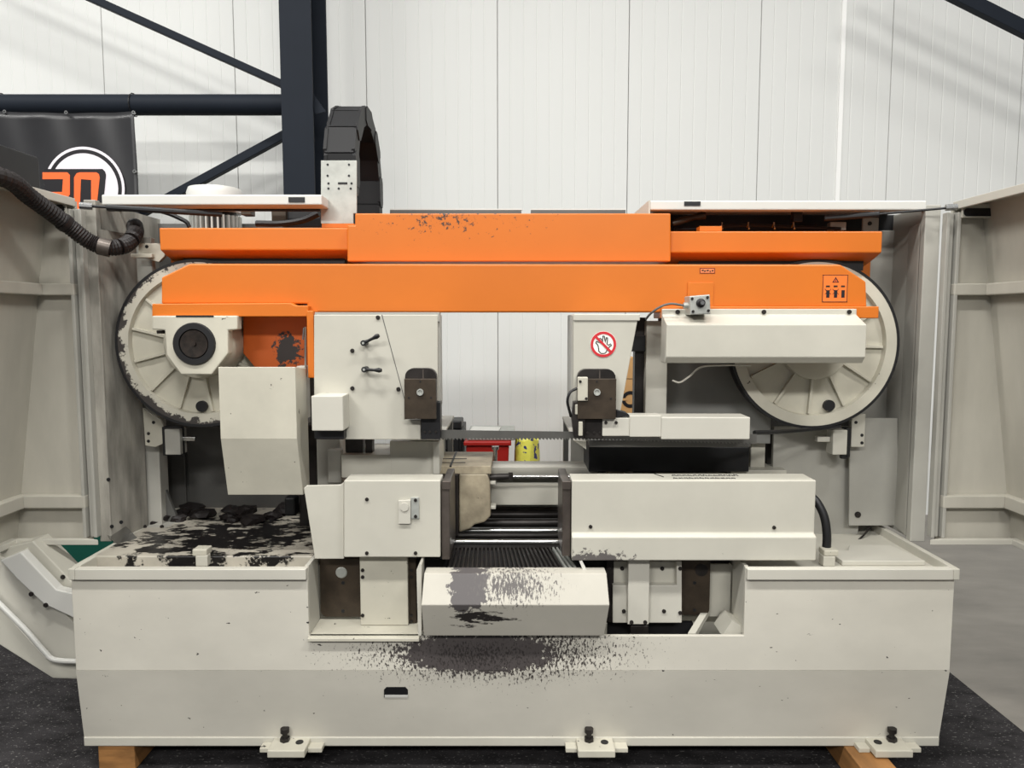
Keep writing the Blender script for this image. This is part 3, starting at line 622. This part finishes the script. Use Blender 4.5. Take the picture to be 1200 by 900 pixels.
# ---- band wheels
def wheel(px, py, rpx, hole_px, m_rim, nr, a0):
    Y = .335; X, Z = PT(px, py, Y); r = PT(px+rpx, py, Y)[0]-X
    bm = B(); lathe(bm, X, Z, [(r*.855, Y), (r*.985, Y), (r*.985, Y+.075), (r*.855, Y+.075), (r*.845, Y+.02), (r*.855, Y)], 96); rim = obj('band_wheel', bm, m_rim, SAW, smooth=True)
    bm = B(); lathe(bm, X, Z, [(0, Y+.05), (r*.855, Y+.05), (r*.85, Y+.024), (r*.80, Y+.022), (r*.42, Y+.010), (r*.41, Y-.012), (r*.38, Y-.016), (r*.16, Y-.016), (r*.15, Y+.006), (0, Y+.006)], 96); obj('wheel_disc', bm, M['wheel'], rim, smooth=True)
    bm = B(); lathe(bm, X, Z, [(r*.98, Y-.001), (r*1.012, Y-.001), (r*1.012, Y+.05), (r*.98, Y+.05), (r*.98, Y-.001)], 96); obj('saw_band', bm, M['black'], rim, smooth=True)
    for k in range(nr):
        a = a0 + 2*math.pi*k/nr; c, s_ = math.cos(a), math.sin(a); n = Vector((-s_, 0, c))*.0055
        p0, p1 = Vector((X+c*r*.40, 0, Z+s_*r*.40)), Vector((X+c*r*.835, 0, Z+s_*r*.835))
        bm = B(); ring = lambda y0, y1: [p0-n+Vector((0, y0, 0)), p0+n+Vector((0, y0, 0)), p1+n*.8+Vector((0, y1, 0)), p1-n*.8+Vector((0, y1, 0))]
        loft(bm, ring(Y-.006, Y+.010), ring(Y+.03, Y+.03)); obj('wheel_rib', bm, M['wheel'], rim, .001)
    hx, hz = PT(*hole_px, Y+.015); bm = B(); lathe(bm, hx, hz, [(0, Y+.006), (.0205, Y+.006), (.0205, Y+.03), (0, Y+.03)], 28); obj('balance_hole', bm, M['black'], rim)
    return X, Z, r
wheel(233, 403, 97, (237, 476), M['rimworn'], 13, math.radians(195)); wheel(955, 404, 98, (971, 475), M['creamwear'], 12, math.radians(268))
# ---- bearing block of the left wheel
bb = ppoly('bearing_block', [(178, 370), (278, 370), (278, 386), (267, 387), (267, 414), (248, 439), (212, 439), (195, 416), (193, 387), (178, 386)], .15, .045, M['creamwear'], SAW, .004)
X, Z = PT(228, 403, .15); k = PT(229, 403, .15)[0]-X
bm = B(); lathe(bm, X, Z, [(k*17, .147), (k*17.5, .141), (k*24, .141), (k*25, .146), (k*25, .16), (k*17, .16), (k*17, .147)], 48); obj('seal_ring', bm, M['black'], bb, smooth=True)
bm = B(); lathe(bm, X, Z, [(0, .140), (k*2.5, .140), (k*3, .145), (k*16, .143), (k*17, .150), (k*17, .16), (0, .16)], 40); obj('shaft_end', bm, M['shaftsteel'], bb, smooth=True)
pbox('block_slot', 206, 369.5, 250, 371.5, .148, .004, M['black'], bb, 0)
pbox('clamp_screw', 183, 387, 192, 391, .20, .04, M['darksteel'], bb)
bm = B(); lathe(bm, X, Z, [(.02, .195), (.105, .195), (.11, .21), (.11, .33), (.02, .33), (.02, .195)], 40); obj('bearing_collar', bm, M['wheel'], bb, smooth=True)
# ---- belt guard box below it
c = lambda x, y, Y: (PT(x, y, Y)[0], Y, PT(x, y, Y)[1])
bm = B(); xa0, xb0 = XX(257, 472, .03), XX(347, 472, .03); za, zb_ = ZZ(430, .03), ZZ(514, .03); e = c(267, 580, .085); f = c(347, 580, .085)
multiloft(bm, [[(xa0, .03, za), (xb0, .03, za), (xb0, .165, za-.014), (xa0, .165, za-.014)], [(xa0, .03, zb_), (xb0, .03, zb_), (xb0, .165, zb_), (xa0, .165, zb_)], [(e[0], .085, e[2]), (xb0-.0, .085, e[2]), (xb0-.0, .165, e[2]), (e[0], .165, e[2])]])
obj('belt_guard', bm, M['creamwear'], SAW, .002)
pbox('guard_flap', 348, 429, 359, 491, .20, .05, M['cream2'], SAW); pbox('flap_bracket', 349, 490, 360, 497, .20, .05, M['darksteel'], SAW)
bm = B(); a, b = c(358, 383, .16), c(358.5, 513, .16); tube(bm, [a, b], .0042, 8); rod = obj('adjusting_rod', bm, M['steel'], SAW, smooth=True)
bm = B(); tube(bm, [c(356, 384, .165), c(355, 398, .165)], .003, 6); obj('rod_clip', bm, M['steel'], rod)

# ---- left guide arm
GA = ppoly('guide_arm', [(368, 369), (513, 369), (513, 470), (474, 470), (474, 492), (493, 492), (493, 515), (405, 515), (405, 500), (368, 500)], .12, .06, M['cream'], SAW, .002)
pbox('arm_edge', 512, 369, 516, 476, .135, .07, M['grey'], SAW); pbox('arm_cap', 369, 366, 515, 377, .124, .05, M['grey'], SAW, .001)
ppoly('cover_seam', [(447, 369), (448, 369), (474.8, 469), (474, 469)], .1194, .001, M['darkpanel'], GA, 0)
for a in ((443, 372), (413, 411), (413, 455), (467, 456)): screw(*a, .12, GA, s=.95)
for (x0, y0, x1, y1) in ((426, 402, 444, 393), (427, 433, 447, 434)):
    a, b = Vector(c(x0, y0, .085)), Vector(c(x1, y1, .07)); bm = B(); cyl(bm, (a.x, .12, a.z), (a.x, .078, a.z), .0095, 14)
    h = obj('clamp_lever', bm, M['black'], GA, .001, smooth=True); d = (b-a)
    bm = B(); tube(bm, [a, a+d*.3, a+d*.6, a+d*.85, b], .005, 10, [.0075, .005, .005, .0085, .006]); obj('lever_arm', bm, M['black'], h, smooth=True)
    bm = B(); cyl(bm, (a.x, .079, a.z), (a.x, .076, a.z), .004, 10); obj('lever_cap', bm, M['galv'], h)
pbox('junction_box', 365, 464, 402, 505, .03, .10, M['cream2'], SAW, .003); pbox('box_mount', 368, 503, 403, 515, .08, .06, M['black'], SAW)
def guide_block(x0, y0, x1, y1, ysplit, extra):
    X0, X1, Z0, Z1 = R(x0, y0, x1, y1, .075); bm = B(); prism(bm, rrect(X0, X1, Z0, Z1, .028, 5, (0, 0, 1, 1)), .09, .12); g = obj('guide_block', bm, M['darksteel'], SAW, .001)
    bm = B(); Zs = ZZ(ysplit, .075); box(bm, X0, X1, .072, .09, Z0, Zs); pl_ = obj('guide_plate', bm, M['brown'], g, .0015)
    xm = (x0+x1)/2
    X, Z = PT(xm, (ysplit+y1)/2-8, .072); bm = B(); lathe(bm, X, Z, [(0, .066), (.006, .066), (.0075, .063), (.011, .063), (.011, .075), (0, .075)], 20); obj('centre_bolt', bm, M['galv'], pl_)
    for a in ((xm, ysplit+3), (x0+5, y0+34), (x1-6, y0+34)): hole(*a, .071, pl_, .45)
    pbox('index_line', xm+2.5, y0+1, xm+4, ysplit, .0885, .003, M['jaw'], g, 0)
    return g
guide_block(474, 432, 511, 491, 444, 0)
p = pbox('blade_holder', 493, 471, 516, 515, .10, .06, M['black'], SAW)
for px in (498, 504, 511): screw(px, 506, .10, p, s=.6)
# ---- right guide arm
GB = ppoly('guide_arm', [(672, 376), (747, 376), (726, 488), (672, 488)], .12, .05, M['cream'], SAW, .002)
pbox('arm_cap', 672, 368, 750, 376, .115, .06, M['cream2'], SAW); pbox('arm_edge', 669.5, 369, 673, 480, .13, .18, M['grey'], SAW)
guide_block(677, 433, 722, 491, 444, 0)
p = pbox('blade_holder', 684, 491, 707, 514, .10, .05, M['darksteel'], SAW)
for px in (688, 696, 703): screw(px, 507, .10, p, s=.6)
p = pbox('nozzle_plate', 677, 442, 689, 470, .062, .02, M['creamwear'], SAW); screw(680, 447, .062, p, s=.6); screw(687, 467, .062, p, s=.6)
ppoly('nozzle_body', [(672, 471), (686, 471), (686, 491), (684, 513), (673, 513), (670, 490)], .08, .04, M['darksteel'], SAW); pbox('nozzle_wear', 674, 474, 684, 486, .076, .01, M['creamwear'], SAW); pbox('nozzle_wear', 678, 494, 683, 511, .076, .01, M['creamwear'], SAW)
bm = B(); tube(bm, spline([c(676, 455, .07), c(668, 460, .06), (c(665, 470, .06)), c(667, 480, .07), c(669, 488, .09)], 6), .0045, 8); obj('coolant_hose', bm, M['black'], SAW, smooth=True)
# prohibition sign
X, Z = PT(707, 403.5, .12); q = PT(708, 403.5, .12)[0]-X
def sd(name, prof, m, par):
    bm = B(); lathe(bm, X, Z, prof, 56); return obj(name, bm, m, par)
yS = .1195
sg = sd('hand_sign', [(0, yS-.001), (q*15.3, yS-.001), (q*15.3, yS), (0, yS)], M['whiteprint'], GB); sg['label'] = 'round red and white do not touch hand sign'
sd('red_ring', [(q*12, yS-.0022), (q*15, yS-.0022), (q*15, yS-.0012), (q*12, yS-.0012), (q*12, yS-.0022)], M['redprint'], sg)
hand = [(-5.6, -4), (-5.2, -8), (-2.5, -10.6), (1.5, -10.6), (3.6, -8.8), (4.2, -6.6), (6.5, -3.4), (9.6, -1.0), (8.6, .6), (6, -.9), (4.2, .3), (4.8, 5), (4.9, 7.6), (3.6, 8.2), (2.9, 6), (2.2, 2.2), (1.4, 6.5), (.9, 9.8), (-.6, 10), (-.9, 7), (-.7, 2.6), (-2.2, 6), (-4, 7.4), (-5, 6.4), (-3.6, 1.5), (-6, 2.6), (-8.4, 3.4), (-8.9, 1.8), (-6.6, -.6), (-5.6, -4)]
bm = B(); tube(bm, [(X+x*q, yS-.0014, Z+z*q) for x, z in hand], .0017, 6); obj('hand_outline', bm, M['blackprint'], sg)
bm = B(); prism(bm, [(X-9.6*q, Z+7.6*q), (X-7.6*q, Z+9.6*q), (X+9.6*q, Z-7.6*q), (X+7.6*q, Z-9.6*q)], yS-.0034, yS-.0026); obj('red_bar', bm, M['redprint'], sg)
# ---- white post and guard behind the right arm
pbox('head_post', 757, 376, 782, 487, .30, .10, M['cream2'], SAW); pbox('post_channel', 744, 372, 757, 490, .34, .05, M['darksteel'], SAW); pbox('post_clamp', 738, 393, 764, 412, .32, .06, M['black'], SAW)
# ---- cover in front of the right wheel
X0, X1 = XX(781, 400, .09), XX(1015, 400, .09)
pr_ = [(.165, ZZ(362, .165)), (.165, ZZ(369, .165)), (.09, ZZ(380.5, .09)), (.09, ZZ(418.5, .09)), (.11, ZZ(425.5, .11)), (.18, ZZ(425.5, .11)), (.18, ZZ(362, .165))]
bm = B(); prismx(bm, pr_, X0, X1); cv = obj('wheel_cover', bm, M['cream'], SAW, .0025)
for px in (794, 895, 995): screw(px, 365.5, .163, cv)
bm = B(); tube(bm, spline([c(788, 446, .2), c(797, 448, .2), c(808, 441, .2), c(822, 430, .2), c(850, 428, .2), c(880, 428, .2)], 6), .0032, 6); obj('loose_cable', bm, M['cream2'], SAW, smooth=True)
# switch box
sw = ppoly('switch_box', [(808, 347), (832, 345), (833, 368), (809, 369)], .09, .075, M['galv'], SAW, .003)
X, Z = PT(821, 355, .09); bm = B(); lathe(bm, X, Z, [(0, .066), (.008, .066), (.009, .080), (.014, .082), (.015, .09), (0, .09)], 24); kb = obj('selector_knob', bm, M['black'], sw, smooth=True)
bm = B(); cyl(bm, (X, .067, Z), (X, .064, Z), .0065, 16); obj('knob_cap', bm, M['steel'], kb)
for a in ((811, 350), (829, 348.5), (812, 365), (830, 364)): screw(*a, .09, sw, s=.6)
pbox('switch_bracket', 806, 331, 836, 360, .194, .006, M['orange'], SAW, .001)
bm = B(); tube(bm, [c(808, 358, .12), c(801, 358, .12)], .010, 8); obj('cable_gland', bm, M['galv'], sw)
bm = B(); tube(bm, spline([c(801, 358, .12), c(786, 356, .12), c(773, 360, .12), c(762, 368, .14), c(757, 374, .2)], 6), .0038, 8); obj('switch_cable', bm, M['darkpanel'], SAW, smooth=True)
# ---- blade and blade covers
bm = B(); xa, xb = XX(508, 510, .14), XX(884, 512, .16); zt_, zb_ = ZZ(503.5, .14), ZZ(513, .14); n = 90; top = [(xa, zt_), (xb, zt_-.015)]; pts = []
for i in range(n+1):
    t = i/n; x = xa+(xb-xa)*t; z = zb_ - .015*max(0, t-.45)/.55; pts += [(x, z), (x+(xb-xa)/n*.75, z-.0075)]
pts = pts[:-1]
prism(bm, [(xa, zt_)] + pts + [(xb, zt_-.015)], .136, .1385); obj('saw_blade', bm, M['blade'], SAW)
pbox('blade_cover', 706, 490, 738, 511, .09, .06, M['cream2'], SAW, .002)
p = pbox('blade_cover', 738, 487, 775, 512, .085, .07, M['cream2'], SAW, .002); p = pbox('blade_cover', 775, 489, 879, 515, .085, .10, M['cream2'], SAW, .003)
for a in ((710, 495), (722, 495)): screw(*a, .088, SAW, s=.7)
ppoly('dirt_wiper', [(722, 480), (735, 484), (738, 487), (722, 490)], .10, .05, M['black'], SAW)
pbox('cover_rail', 690, 516, 880, 524, .17, .06, M['darkpanel'], SAW)
ppoly('cover_corner', [(672, 516), (687, 527), (687, 517)], .17, .05, M['cream'], SAW)
bm = B(); tube(bm, spline([c(884, 507, .17), c(915, 506, .25), c(950, 503, .34), c(985, 499, .345)], 5), .008, 6); obj('band_return', bm, M['black'], SAW)
# ---- behind the blade: opening frame
def side_plate(x_n, y_n, x_f, y_f, sgn):
    Yn, Yf = .22, .80; z = ZZ(y_n, Yn); Xe = XX(x_n, y_n, Yn)
    bm = B(); box(bm, min(Xe, Xe+sgn*.13), max(Xe, Xe+sgn*.13), Yn, Yf, z-.012, z); o_ = obj('table_side_plate', bm, M['cream2'], SAW, .002)
    bm = B(); x2 = Xe+sgn*.004; box(bm, min(x2, x2+sgn*.02), max(x2, x2+sgn*.02), Yf-.05, Yf, ZT-.05, z-.012); obj('table_post', bm, M['darkpanel'], o_)
    bm = B(); x2 = Xe+sgn*.03; box(bm, min(x2, x2+sgn*.09), max(x2, x2+sgn*.09), Yf-.1, Yf-.09, ZT-.05, z-.012); obj('post_panel', bm, M['grey'], o_)
side_plate(517, 512, 533, 476, -1); side_plate(672, 513, 656, 478, 1)
pbox('inner_panel', 770, 380, 905, 520, .46, .01, mat('mid_grey_panel', (128, 128, 124), .5, var=.06), SAW)
pbox('rear_dark_box', 690, 524, 878, 553, .42, .2, M['black'], SAW)
# ---- energy chain and its plate
p = ppoly('chain_plate', [(376, 262), (376, 188), (418, 188), (418, 250), (414, 250), (414, 262)], .40, .006, M['galv'], SAW, .001)
for a in ((384, 193), (409, 193), (384, 206), (409, 206), (385, 215), (412, 215), (385, 221), (397, 221), (411, 221)): hole(*a, .40, p, .7)
pbox('plate_slot', 396, 213.5, 407, 216, .3985, .003, M['black'], p, 0); pbox('plate_foot', 377, 262, 415, 267, .38, .06, M['orange'], SAW, .001)
CX, WY = XX(397, 165, .42), .058
ch = bpy.data.objects.new('energy_chain', None); COL.objects.link(ch); ch.parent = SAW; ch.location = -Vector((0, .5, .105))
Yc, Zc, Rc = .70, ZZ(188, .41)-.025, .25
path = [(Yc-Rc, Zc-.03, 90)]
for i in range(9): t = math.radians(180-i*22.5); path.append((Yc+Rc*math.cos(t), Zc+Rc*math.sin(t), 180-i*22.5-90))
path += [(Yc+Rc, Zc-.11, -90), (Yc+Rc, Zc-.22, -90)]
lb = B(); L2 = .064
for sx in (-1, 1):
    x0, x1 = sorted((sx*WY, sx*(WY-.012))); prismx(lb, [(-L2, -.022), (-L2+.02, -.036), (L2-.02, -.036), (L2, -.022), (L2, .022), (L2-.02, .036), (-L2+.02, .036), (-L2, .022)], x0, x1)
box(lb, -WY+.006, WY-.006, -.056, .052, .024, .032); box(lb, -WY+.006, WY-.006, -.058, .058, -.034, -.026)
LK = mesh_of(lb, 'chain_link'); LK.materials.append(M['chain'])
for k, (y, z, ang) in enumerate(path):
    o_ = obj('chain_link', LK, None, ch, loc=(CX + (.004 if k % 2 else 0), y, z)); o_.rotation_euler = (math.radians(ang), 0, 0)
# ---- motor behind the upper beam
X, Z = PT(252, 233, .70); Zf = ZZ(219, .70)
def lathez(bm, X, Y, prof, n=40):
    rows = [[bm.verts.new((X+r*math.cos(2*math.pi*i/n), Y+r*math.sin(2*math.pi*i/n), z)) for i in range(n)] for r, z in prof]
    for a, b in zip(rows, rows[1:]):
        for i in range(n): bm.faces.new((a[i], a[(i+1) % n], b[(i+1) % n], b[i]))
    bm.faces.new(rows[0][::-1]); bm.faces.new(rows[-1])
bm = B(); lathez(bm, X, .70, [(.104, Zf-.105), (.108, Zf-.03), (.100, Zf-.008), (.06, Zf)]); mo = obj('drive_motor', bm, M['clear'], SAW, smooth=True)
bm = B(); lathez(bm, X, .70, [(.080, Zf-.32), (.080, Zf-.105)]); obj('motor_core', bm, M['darksteel'], mo)
for k in range(28):
    a = 2*math.pi*k/28; bm = B(); cs, sn = math.cos(a), math.sin(a); n = Vector((-sn, cs, 0))*.0035; p0, p1 = Vector((X+cs*.076, .7+sn*.076, 0)), Vector((X+cs*.1, .7+sn*.1, 0))
    loft(bm, [v+Vector((0, 0, Zf-.30)) for v in (p0-n, p0+n, p1+n, p1-n)], [v+Vector((0, 0, Zf-.12)) for v in (p0-n, p0+n, p1+n, p1-n)]); obj('cooling_fin', bm, M['galv'], mo)
pbox('brown_block', 318, 240, 335, 261, .5, .06, M['brown'], SAW); pbox('valve_block', 282, 238, 294, 252, .55, .05, M['brown'], SAW)
bm = B(); tube(bm, spline([c(300, 262, .5), c(330, 262, .5), c(355, 258, .48), c(374, 250, .46)], 5), .012, 8); obj('black_hose', bm, M['black'], SAW, smooth=True)
bm = B(); tube(bm, spline([c(120, 246, .5), c(180, 246, .5), c(215, 258, .5), c(222, 266, .5)], 5), .008, 8); obj('black_hose', bm, M['black'], SAW, smooth=True)
pbox('chain_tray', 330, 243, 376, 266, .52, .02, M['black'], SAW)
# rear guard strips seen over the beam
YR2 = 1.02
for x0, x1 in ((457, 611), (622, 733)): pbox('rear_window', x0, 246, x1, 251, YR2, .02, M['darkpanel'], SAW, 0); pbox('rear_window_edge', x0, 244.6, x1+1, 246, YR2, .02, M['white'], SAW, 0)
pbox('rear_cross_beam', 380, 256, 800, 300, YR2-.02, .06, M['cream'], SAW)

# ================================================================ vises and feed
VL = ppoly('vise_cover', [(403, 563), (516, 563), (516, 653), (403, 653)], .05, .10, M['vise'], SAW, .003)
for a in ((430, 585), (487, 585), (430, 648), (487, 648)): screw(*a, .05, VL, s=.8)
p = ppoly('swing_latch', [(467, 587), (481, 586), (481, 614), (467, 614)], .040, .009, M['cream2'], VL, .001); X, Z = PT(474, 594, .04); bm = B(); lathe(bm, X, Z, [(0, .036), (.014, .036), (.014, .042), (0, .042)], 24); obj('latch_button', bm, M['cream2'], p)
p = pbox('latch_plate', 481.5, 583, 491, 608, .044, .006, M['galv'], VL, .001); screw(487, 586, .044, p, s=.7); screw(487, 605, .044, p, s=.7)
ppoly('splash_wing', [(356, 572), (359, 569), (399, 568), (403, 565), (403, 655), (369, 655)], .07, .008, M['cream'], SAW, .002)
X0, X1, Z0, Z1 = R(670, 563, 954, 628, .05); bm = B(); zsk, zbt = ZZ(628, .03), ZZ(657, .03)
prismx(bm, [(.05, Z1), (.05, zsk+.004), (.03, zsk-.004), (.03, zbt), (.16, zbt), (.16, Z1)], X0, X1+.004); VR = obj('vise_cover', bm, M['vise'], SAW, .0035)
screw(692, 617, .05, VR, s=.8); screw(907, 618, .05, VR, s=.8)
# handwriting on top of the cover
zv = Z1 + .0008; random.seed(11)
def stroke(pts):
    tb = B(); tube(tb, [(x, y, zv) for x, y in pts], .0016, 4); obj('marker_stroke', tb, M['blackprint'], VR)
xs0 = XX(770, 560, .1)
stroke([(xs0, .152), (xs0+.022, .10)])
for row, (x_, n_, y_) in enumerate(((xs0+.055, 13, .118), (xs0+.05, 12, .075))):
    for i in range(n_):
        x = x_ + i*.0175; h = .020 if row == 0 else .015
        stroke([(x, y_), (x+.003, y_+h*random.uniform(.5, 1)), (x+.007, y_+h*random.uniform(0, .4)), (x+.011, y_+h*random.uniform(.4, 1)), (x+.013, y_)])
# jaws
def jaw(x0, x1, y0, y1, Y0, Y1, slope):
    X0, X1, Z0, Z1 = R(x0, y0, x1, y1, Y0); bm = B(); box(bm, X0, X1, Y0, Y1, Z0, Z1); return obj('vise_jaw', bm, M['jaw'], SAW, .003)
j1 = jaw(517.5, 527, 566, 656, .06, .30, 0); j2 = jaw(659, 668.5, 566, 652, .06, .30, 0)
pbox('jaw_cap', 518, 564, 528, 574, .055, .05, M['jaw'], j1, .002); pbox('jaw_cap', 659, 564, 669, 574, .055, .05, M['jaw'], j2, .002)
# cast bracket behind the left jaw
ppoly('cast_bracket', [(538, 555), (571, 555), (574, 565), (575, 605), (568, 612), (556, 615), (551, 620), (538, 624)], .36, .10, M['cast'], SAW, .006)
pbox('slide_bar', 529, 556, 537, 628, .34, .08, M['darksteel'], SAW)
bm = B(); tube(bm, [c(574, 559, .40), c(596, 558.5, .40)], .0125, 12); hy = obj('vise_cylinder', bm, M['darksteel'], SAW, smooth=True)
bm = B(); tube(bm, [c(596, 558.5, .40), c(601, 558.5, .40)], .016, 6); obj('rod_nut', bm, M['darksteel'], hy); bm = B(); tube(bm, [c(601, 558.5, .40), c(672, 558.5, .40)], .0062, 12); obj('piston_rod', bm, M['steel'], hy, smooth=True)
for yy in (566, 595): pbox('guide_stub', 574, yy-2, 581, yy+2, .38, .05, M['cream'], SAW)
# cross beams
def beam(x0, x1, ya, yb, Y, d, m, nm='cross_beam'):
    X0, X1, Z0, Z1 = R(x0, ya, x1, yb, Y); bm = B(); box(bm, X0, X1, Y, Y+d, Z0, Z1); return obj(nm, bm, m, SAW, .003)
beam(540, 905, 547, 558, .52, .12, M['cream2']); beam(574, 662, 569, 592, .50, .06, M['cream']); beam(700, 900, 553, 558, .48, .03, M['steel'])
pbox('rear_plate', 560, 557, 680, 601, .64, .02, M['grey'], SAW)
bm = B(); a = [c(506, 556, .34), c(580, 556, .34)]; z = ZZ(550, .30); box(bm, XX(508, 550, .4), XX(576, 550, .4), .36, .66, z-.03, z); tt = obj('slotted_table', bm, M['cast'], SAW, .002)
for px in (529,): 
    X = XX(px, 548, .4); bm = B(); box(bm, X-.004, X+.004, .36, .66, z-.004, z+.0012); obj('table_slot', bm, M['black'], tt)
for y_ in (.42, .50): 
    bm = B(); box(bm, XX(508, 550, .4), XX(545, 550, .4), y_, y_+.008, z-.004, z+.0015); obj('table_slot', bm, M['black'], tt)
bm = B(); a, b = c(580.5, 540, .56), c(580.5, 523, .56); tube(bm, [a, b], .008, 12); st = obj('chrome_pin', bm, M['steel'], SAW, smooth=True); bm = B(); tube(bm, [b, c(580.5, 527, .56)], .014, 12); obj('pin_head', bm, M['steel'], st, smooth=True)
ppoly('rear_stop', [(711, 558), (711, 547), (717, 538), (732, 538), (732, 558)], .47, .06, M['cast'], SAW); pbox('rear_stop_cap', 732, 541, 742, 558, .48, .06, M['grey'], SAW)
# body behind the left vise
pbox('vise_body', 400, 533, 458, 560, .30, .25, M['cream'], SAW); pbox('vise_body', 457, 517, 513, 560, .30, .25, M['cream'], SAW); pbox('vise_end', 507, 517, 515, 556, .29, .1, M['cream2'], SAW)
pbox('body_column', 372, 510, 399, 640, .45, .1, M['grey'], SAW); pbox('body_column', 350, 500, 372, 640, .5, .05, M['darksteel'], SAW); pbox('junction_cover', 384, 527, 400, 566, .40, .04, M['grey'], SAW)
for x0, x1 in ((405, 425), (428, 436)): pbox('guide_tube', x0, 514, x1, 534, .34, .05, M['darksteel'], SAW)
pbox('black_motor_cap', 333, 583, 346, 605, .45, .06, M['black'], SAW, .008)
# bed under the rollers
bm = B(); box(bm, xn0+.02, xn1-.05, .34, .78, ZT-.25, ZT-.035); obj('bed_frame', bm, M['darksteel'], SAW)
bm = B(); box(bm, XX(672, 640, .2), xn1, .2, .7, ZT-.06, ZT+.02); obj('bed_block', bm, M['darksteel'], SAW)
bm = B(); box(bm, xn0, XX(516, 640, .2), .2, .7, ZT-.06, ZT+.02); obj('bed_block', bm, M['darksteel'], SAW)
for py, Y, r, m in ((635, .31, .0105, 'steel'), (627.5, .37, .012, 'darksteel'), (622, .42, .010, 'steel'), (613, .50, .016, 'darksteel'), (603, .58, .016, 'darksteel'), (597, .64, .010, 'jaw')):
    z = ZZ(py, Y); bm = B(); cyl(bm, (XX(527 if Y < .4 else 522, py, Y), Y, z), (XX(663 if Y < .4 else 668, py, Y), Y, z), r, 18); obj('feed_roller', bm, M[m], SAW, smooth=True)
# ribbed infeed strips
zr = ZZ(641, .29); zf = ZZ(666, .052); xa, xb = XX(531, 641, .29), XX(661, 641, .29); xa1, xb1 = XX(524, 666, .052), XX(680, 666, .052)
n = 28
for i in range(n):
    t0, t1 = i/n, (i+.55)/n; bm = B()
    f0, f1, b0, b1 = xa1+(xb1-xa1)*t0, xa1+(xb1-xa1)*t1, xa+(xb-xa)*t0, xa+(xb-xa)*t1; d = (f1-f0)*.25
    loft(bm, [(f0, .052, zf-.02), (f1, .052, zf-.02), (f1, .052, zf-.003), (f1-d, .052, zf), (f0+d, .052, zf), (f0, .052, zf-.003)], [(b0, .29, zr-.02), (b1, .29, zr-.02), (b1, .29, zr-.003), (b1-d, .29, zr), (b0+d, .29, zr), (b0, .29, zr-.003)])
    obj('feed_strip', bm, M['darksteel' if i < n-3 else 'galv'], SAW)
bm = B(); loft(bm, [(xa1-.005, .054, zf-.03), (xb1+.02, .054, zf-.03), (xb1+.02, .054, zf-.012), (xa1-.005, .054, zf-.012)], [(xa-.005, .29, zr-.03), (xb+.02, .29, zr-.03), (xb+.02, .29, zr-.012), (xa-.005, .29, zr-.012)]); obj('strip_bed', bm, M['black'], SAW)
ppoly('strip_edge', [(683, 668), (679, 658), (682, 657), (688, 669)], .03, .02, M['white'], SAW, 0)
pbox('bed_filler', 460, 655, 525, 672, .17, .03, M['black'], SAW)
pbox('bed_filler', 680, 655, 720, 672, .17, .03, M['black'], SAW)
# ---- chip lumps in the left tray
random.seed(5)
for k in range(16):
    px, py = random.uniform(190, 330), 0; X = XX(px, 610, .6); Y = random.uniform(.55, .74); r = random.uniform(.025, .06)
    bm = B(); bmesh.ops.create_icosphere(bm, subdivisions=2, radius=r)
    for v in bm.verts: v.co *= random.uniform(.7, 1.15); v.co.z *= .55
    bmesh.ops.translate(bm, verts=bm.verts, vec=(X, Y, zl2-.02+r*.2)); obj('chip_lump', bm, M['rubber'], tr)
# ---- chip conveyor on the left
YCv = .16
cvr = ppoly('chip_conveyor', [(-60, 625), (-10, 646), (38, 634), (92, 690), (92, 796), (62, 795), (0, 756), (-60, 706)], YCv+.05, .10, M['cream'], SAW, .004)
ppoly('conveyor_face', [(-60, 630), (2, 655), (30, 643), (46, 690), (92, 735), (92, 778), (52, 772), (0, 714), (-60, 650)], YCv+.035, .02, M['cream2'], cvr, .002)
p = ppoly('conveyor_lid', [(0, 657), (24, 647), (66, 691), (92, 697), (92, 727), (51, 708), (20, 679)], YCv, .04, M['white'], cvr, .004)
for a in ((37, 696), (54, 709)): screw(*a, YCv, p, s=1.1)
screw(74, 676, YCv+.05, cvr, s=1.1)
bm = B(); tube(bm, spline([c(-40, 668, YCv), c(0, 708, YCv), (c(30, 738, YCv)), c(52, 763, YCv), c(64, 773, YCv), c(92, 775, YCv)], 6), .009, 10); obj('conveyor_pipe', bm, M['white'], cvr, smooth=True)
# ---- loose shiny plate on the tray corner
bm = B(); a = [c(126, 628, .30), c(147, 617, .38), c(161, 631, .34), c(140, 641, .26)]; loft(bm, a, [(x, y, z+.003) for x, y, z in a]); obj('foil_flap', bm, M['steel'], tr)

# ================================================================ wooden blocks under the base
for px0, px1, lab in ((112, 155, 'pine block under the base corner near the chip conveyor'), (990, 1030, 'pine block under the base beside the bare concrete floor')):
    X0, X1 = XX(px0, 885, .06), XX(px1, 885, .06); Y0 = .075 if px0 < 500 else -.12
    bm = B(); box(bm, X0, X1, Y0, .8, .0125, ZBOT-.0005); o_ = obj('wooden_block', bm, M['wood'], bevel=.004); tag(o_, lab, 'wooden block', 'wooden blocks under the base')
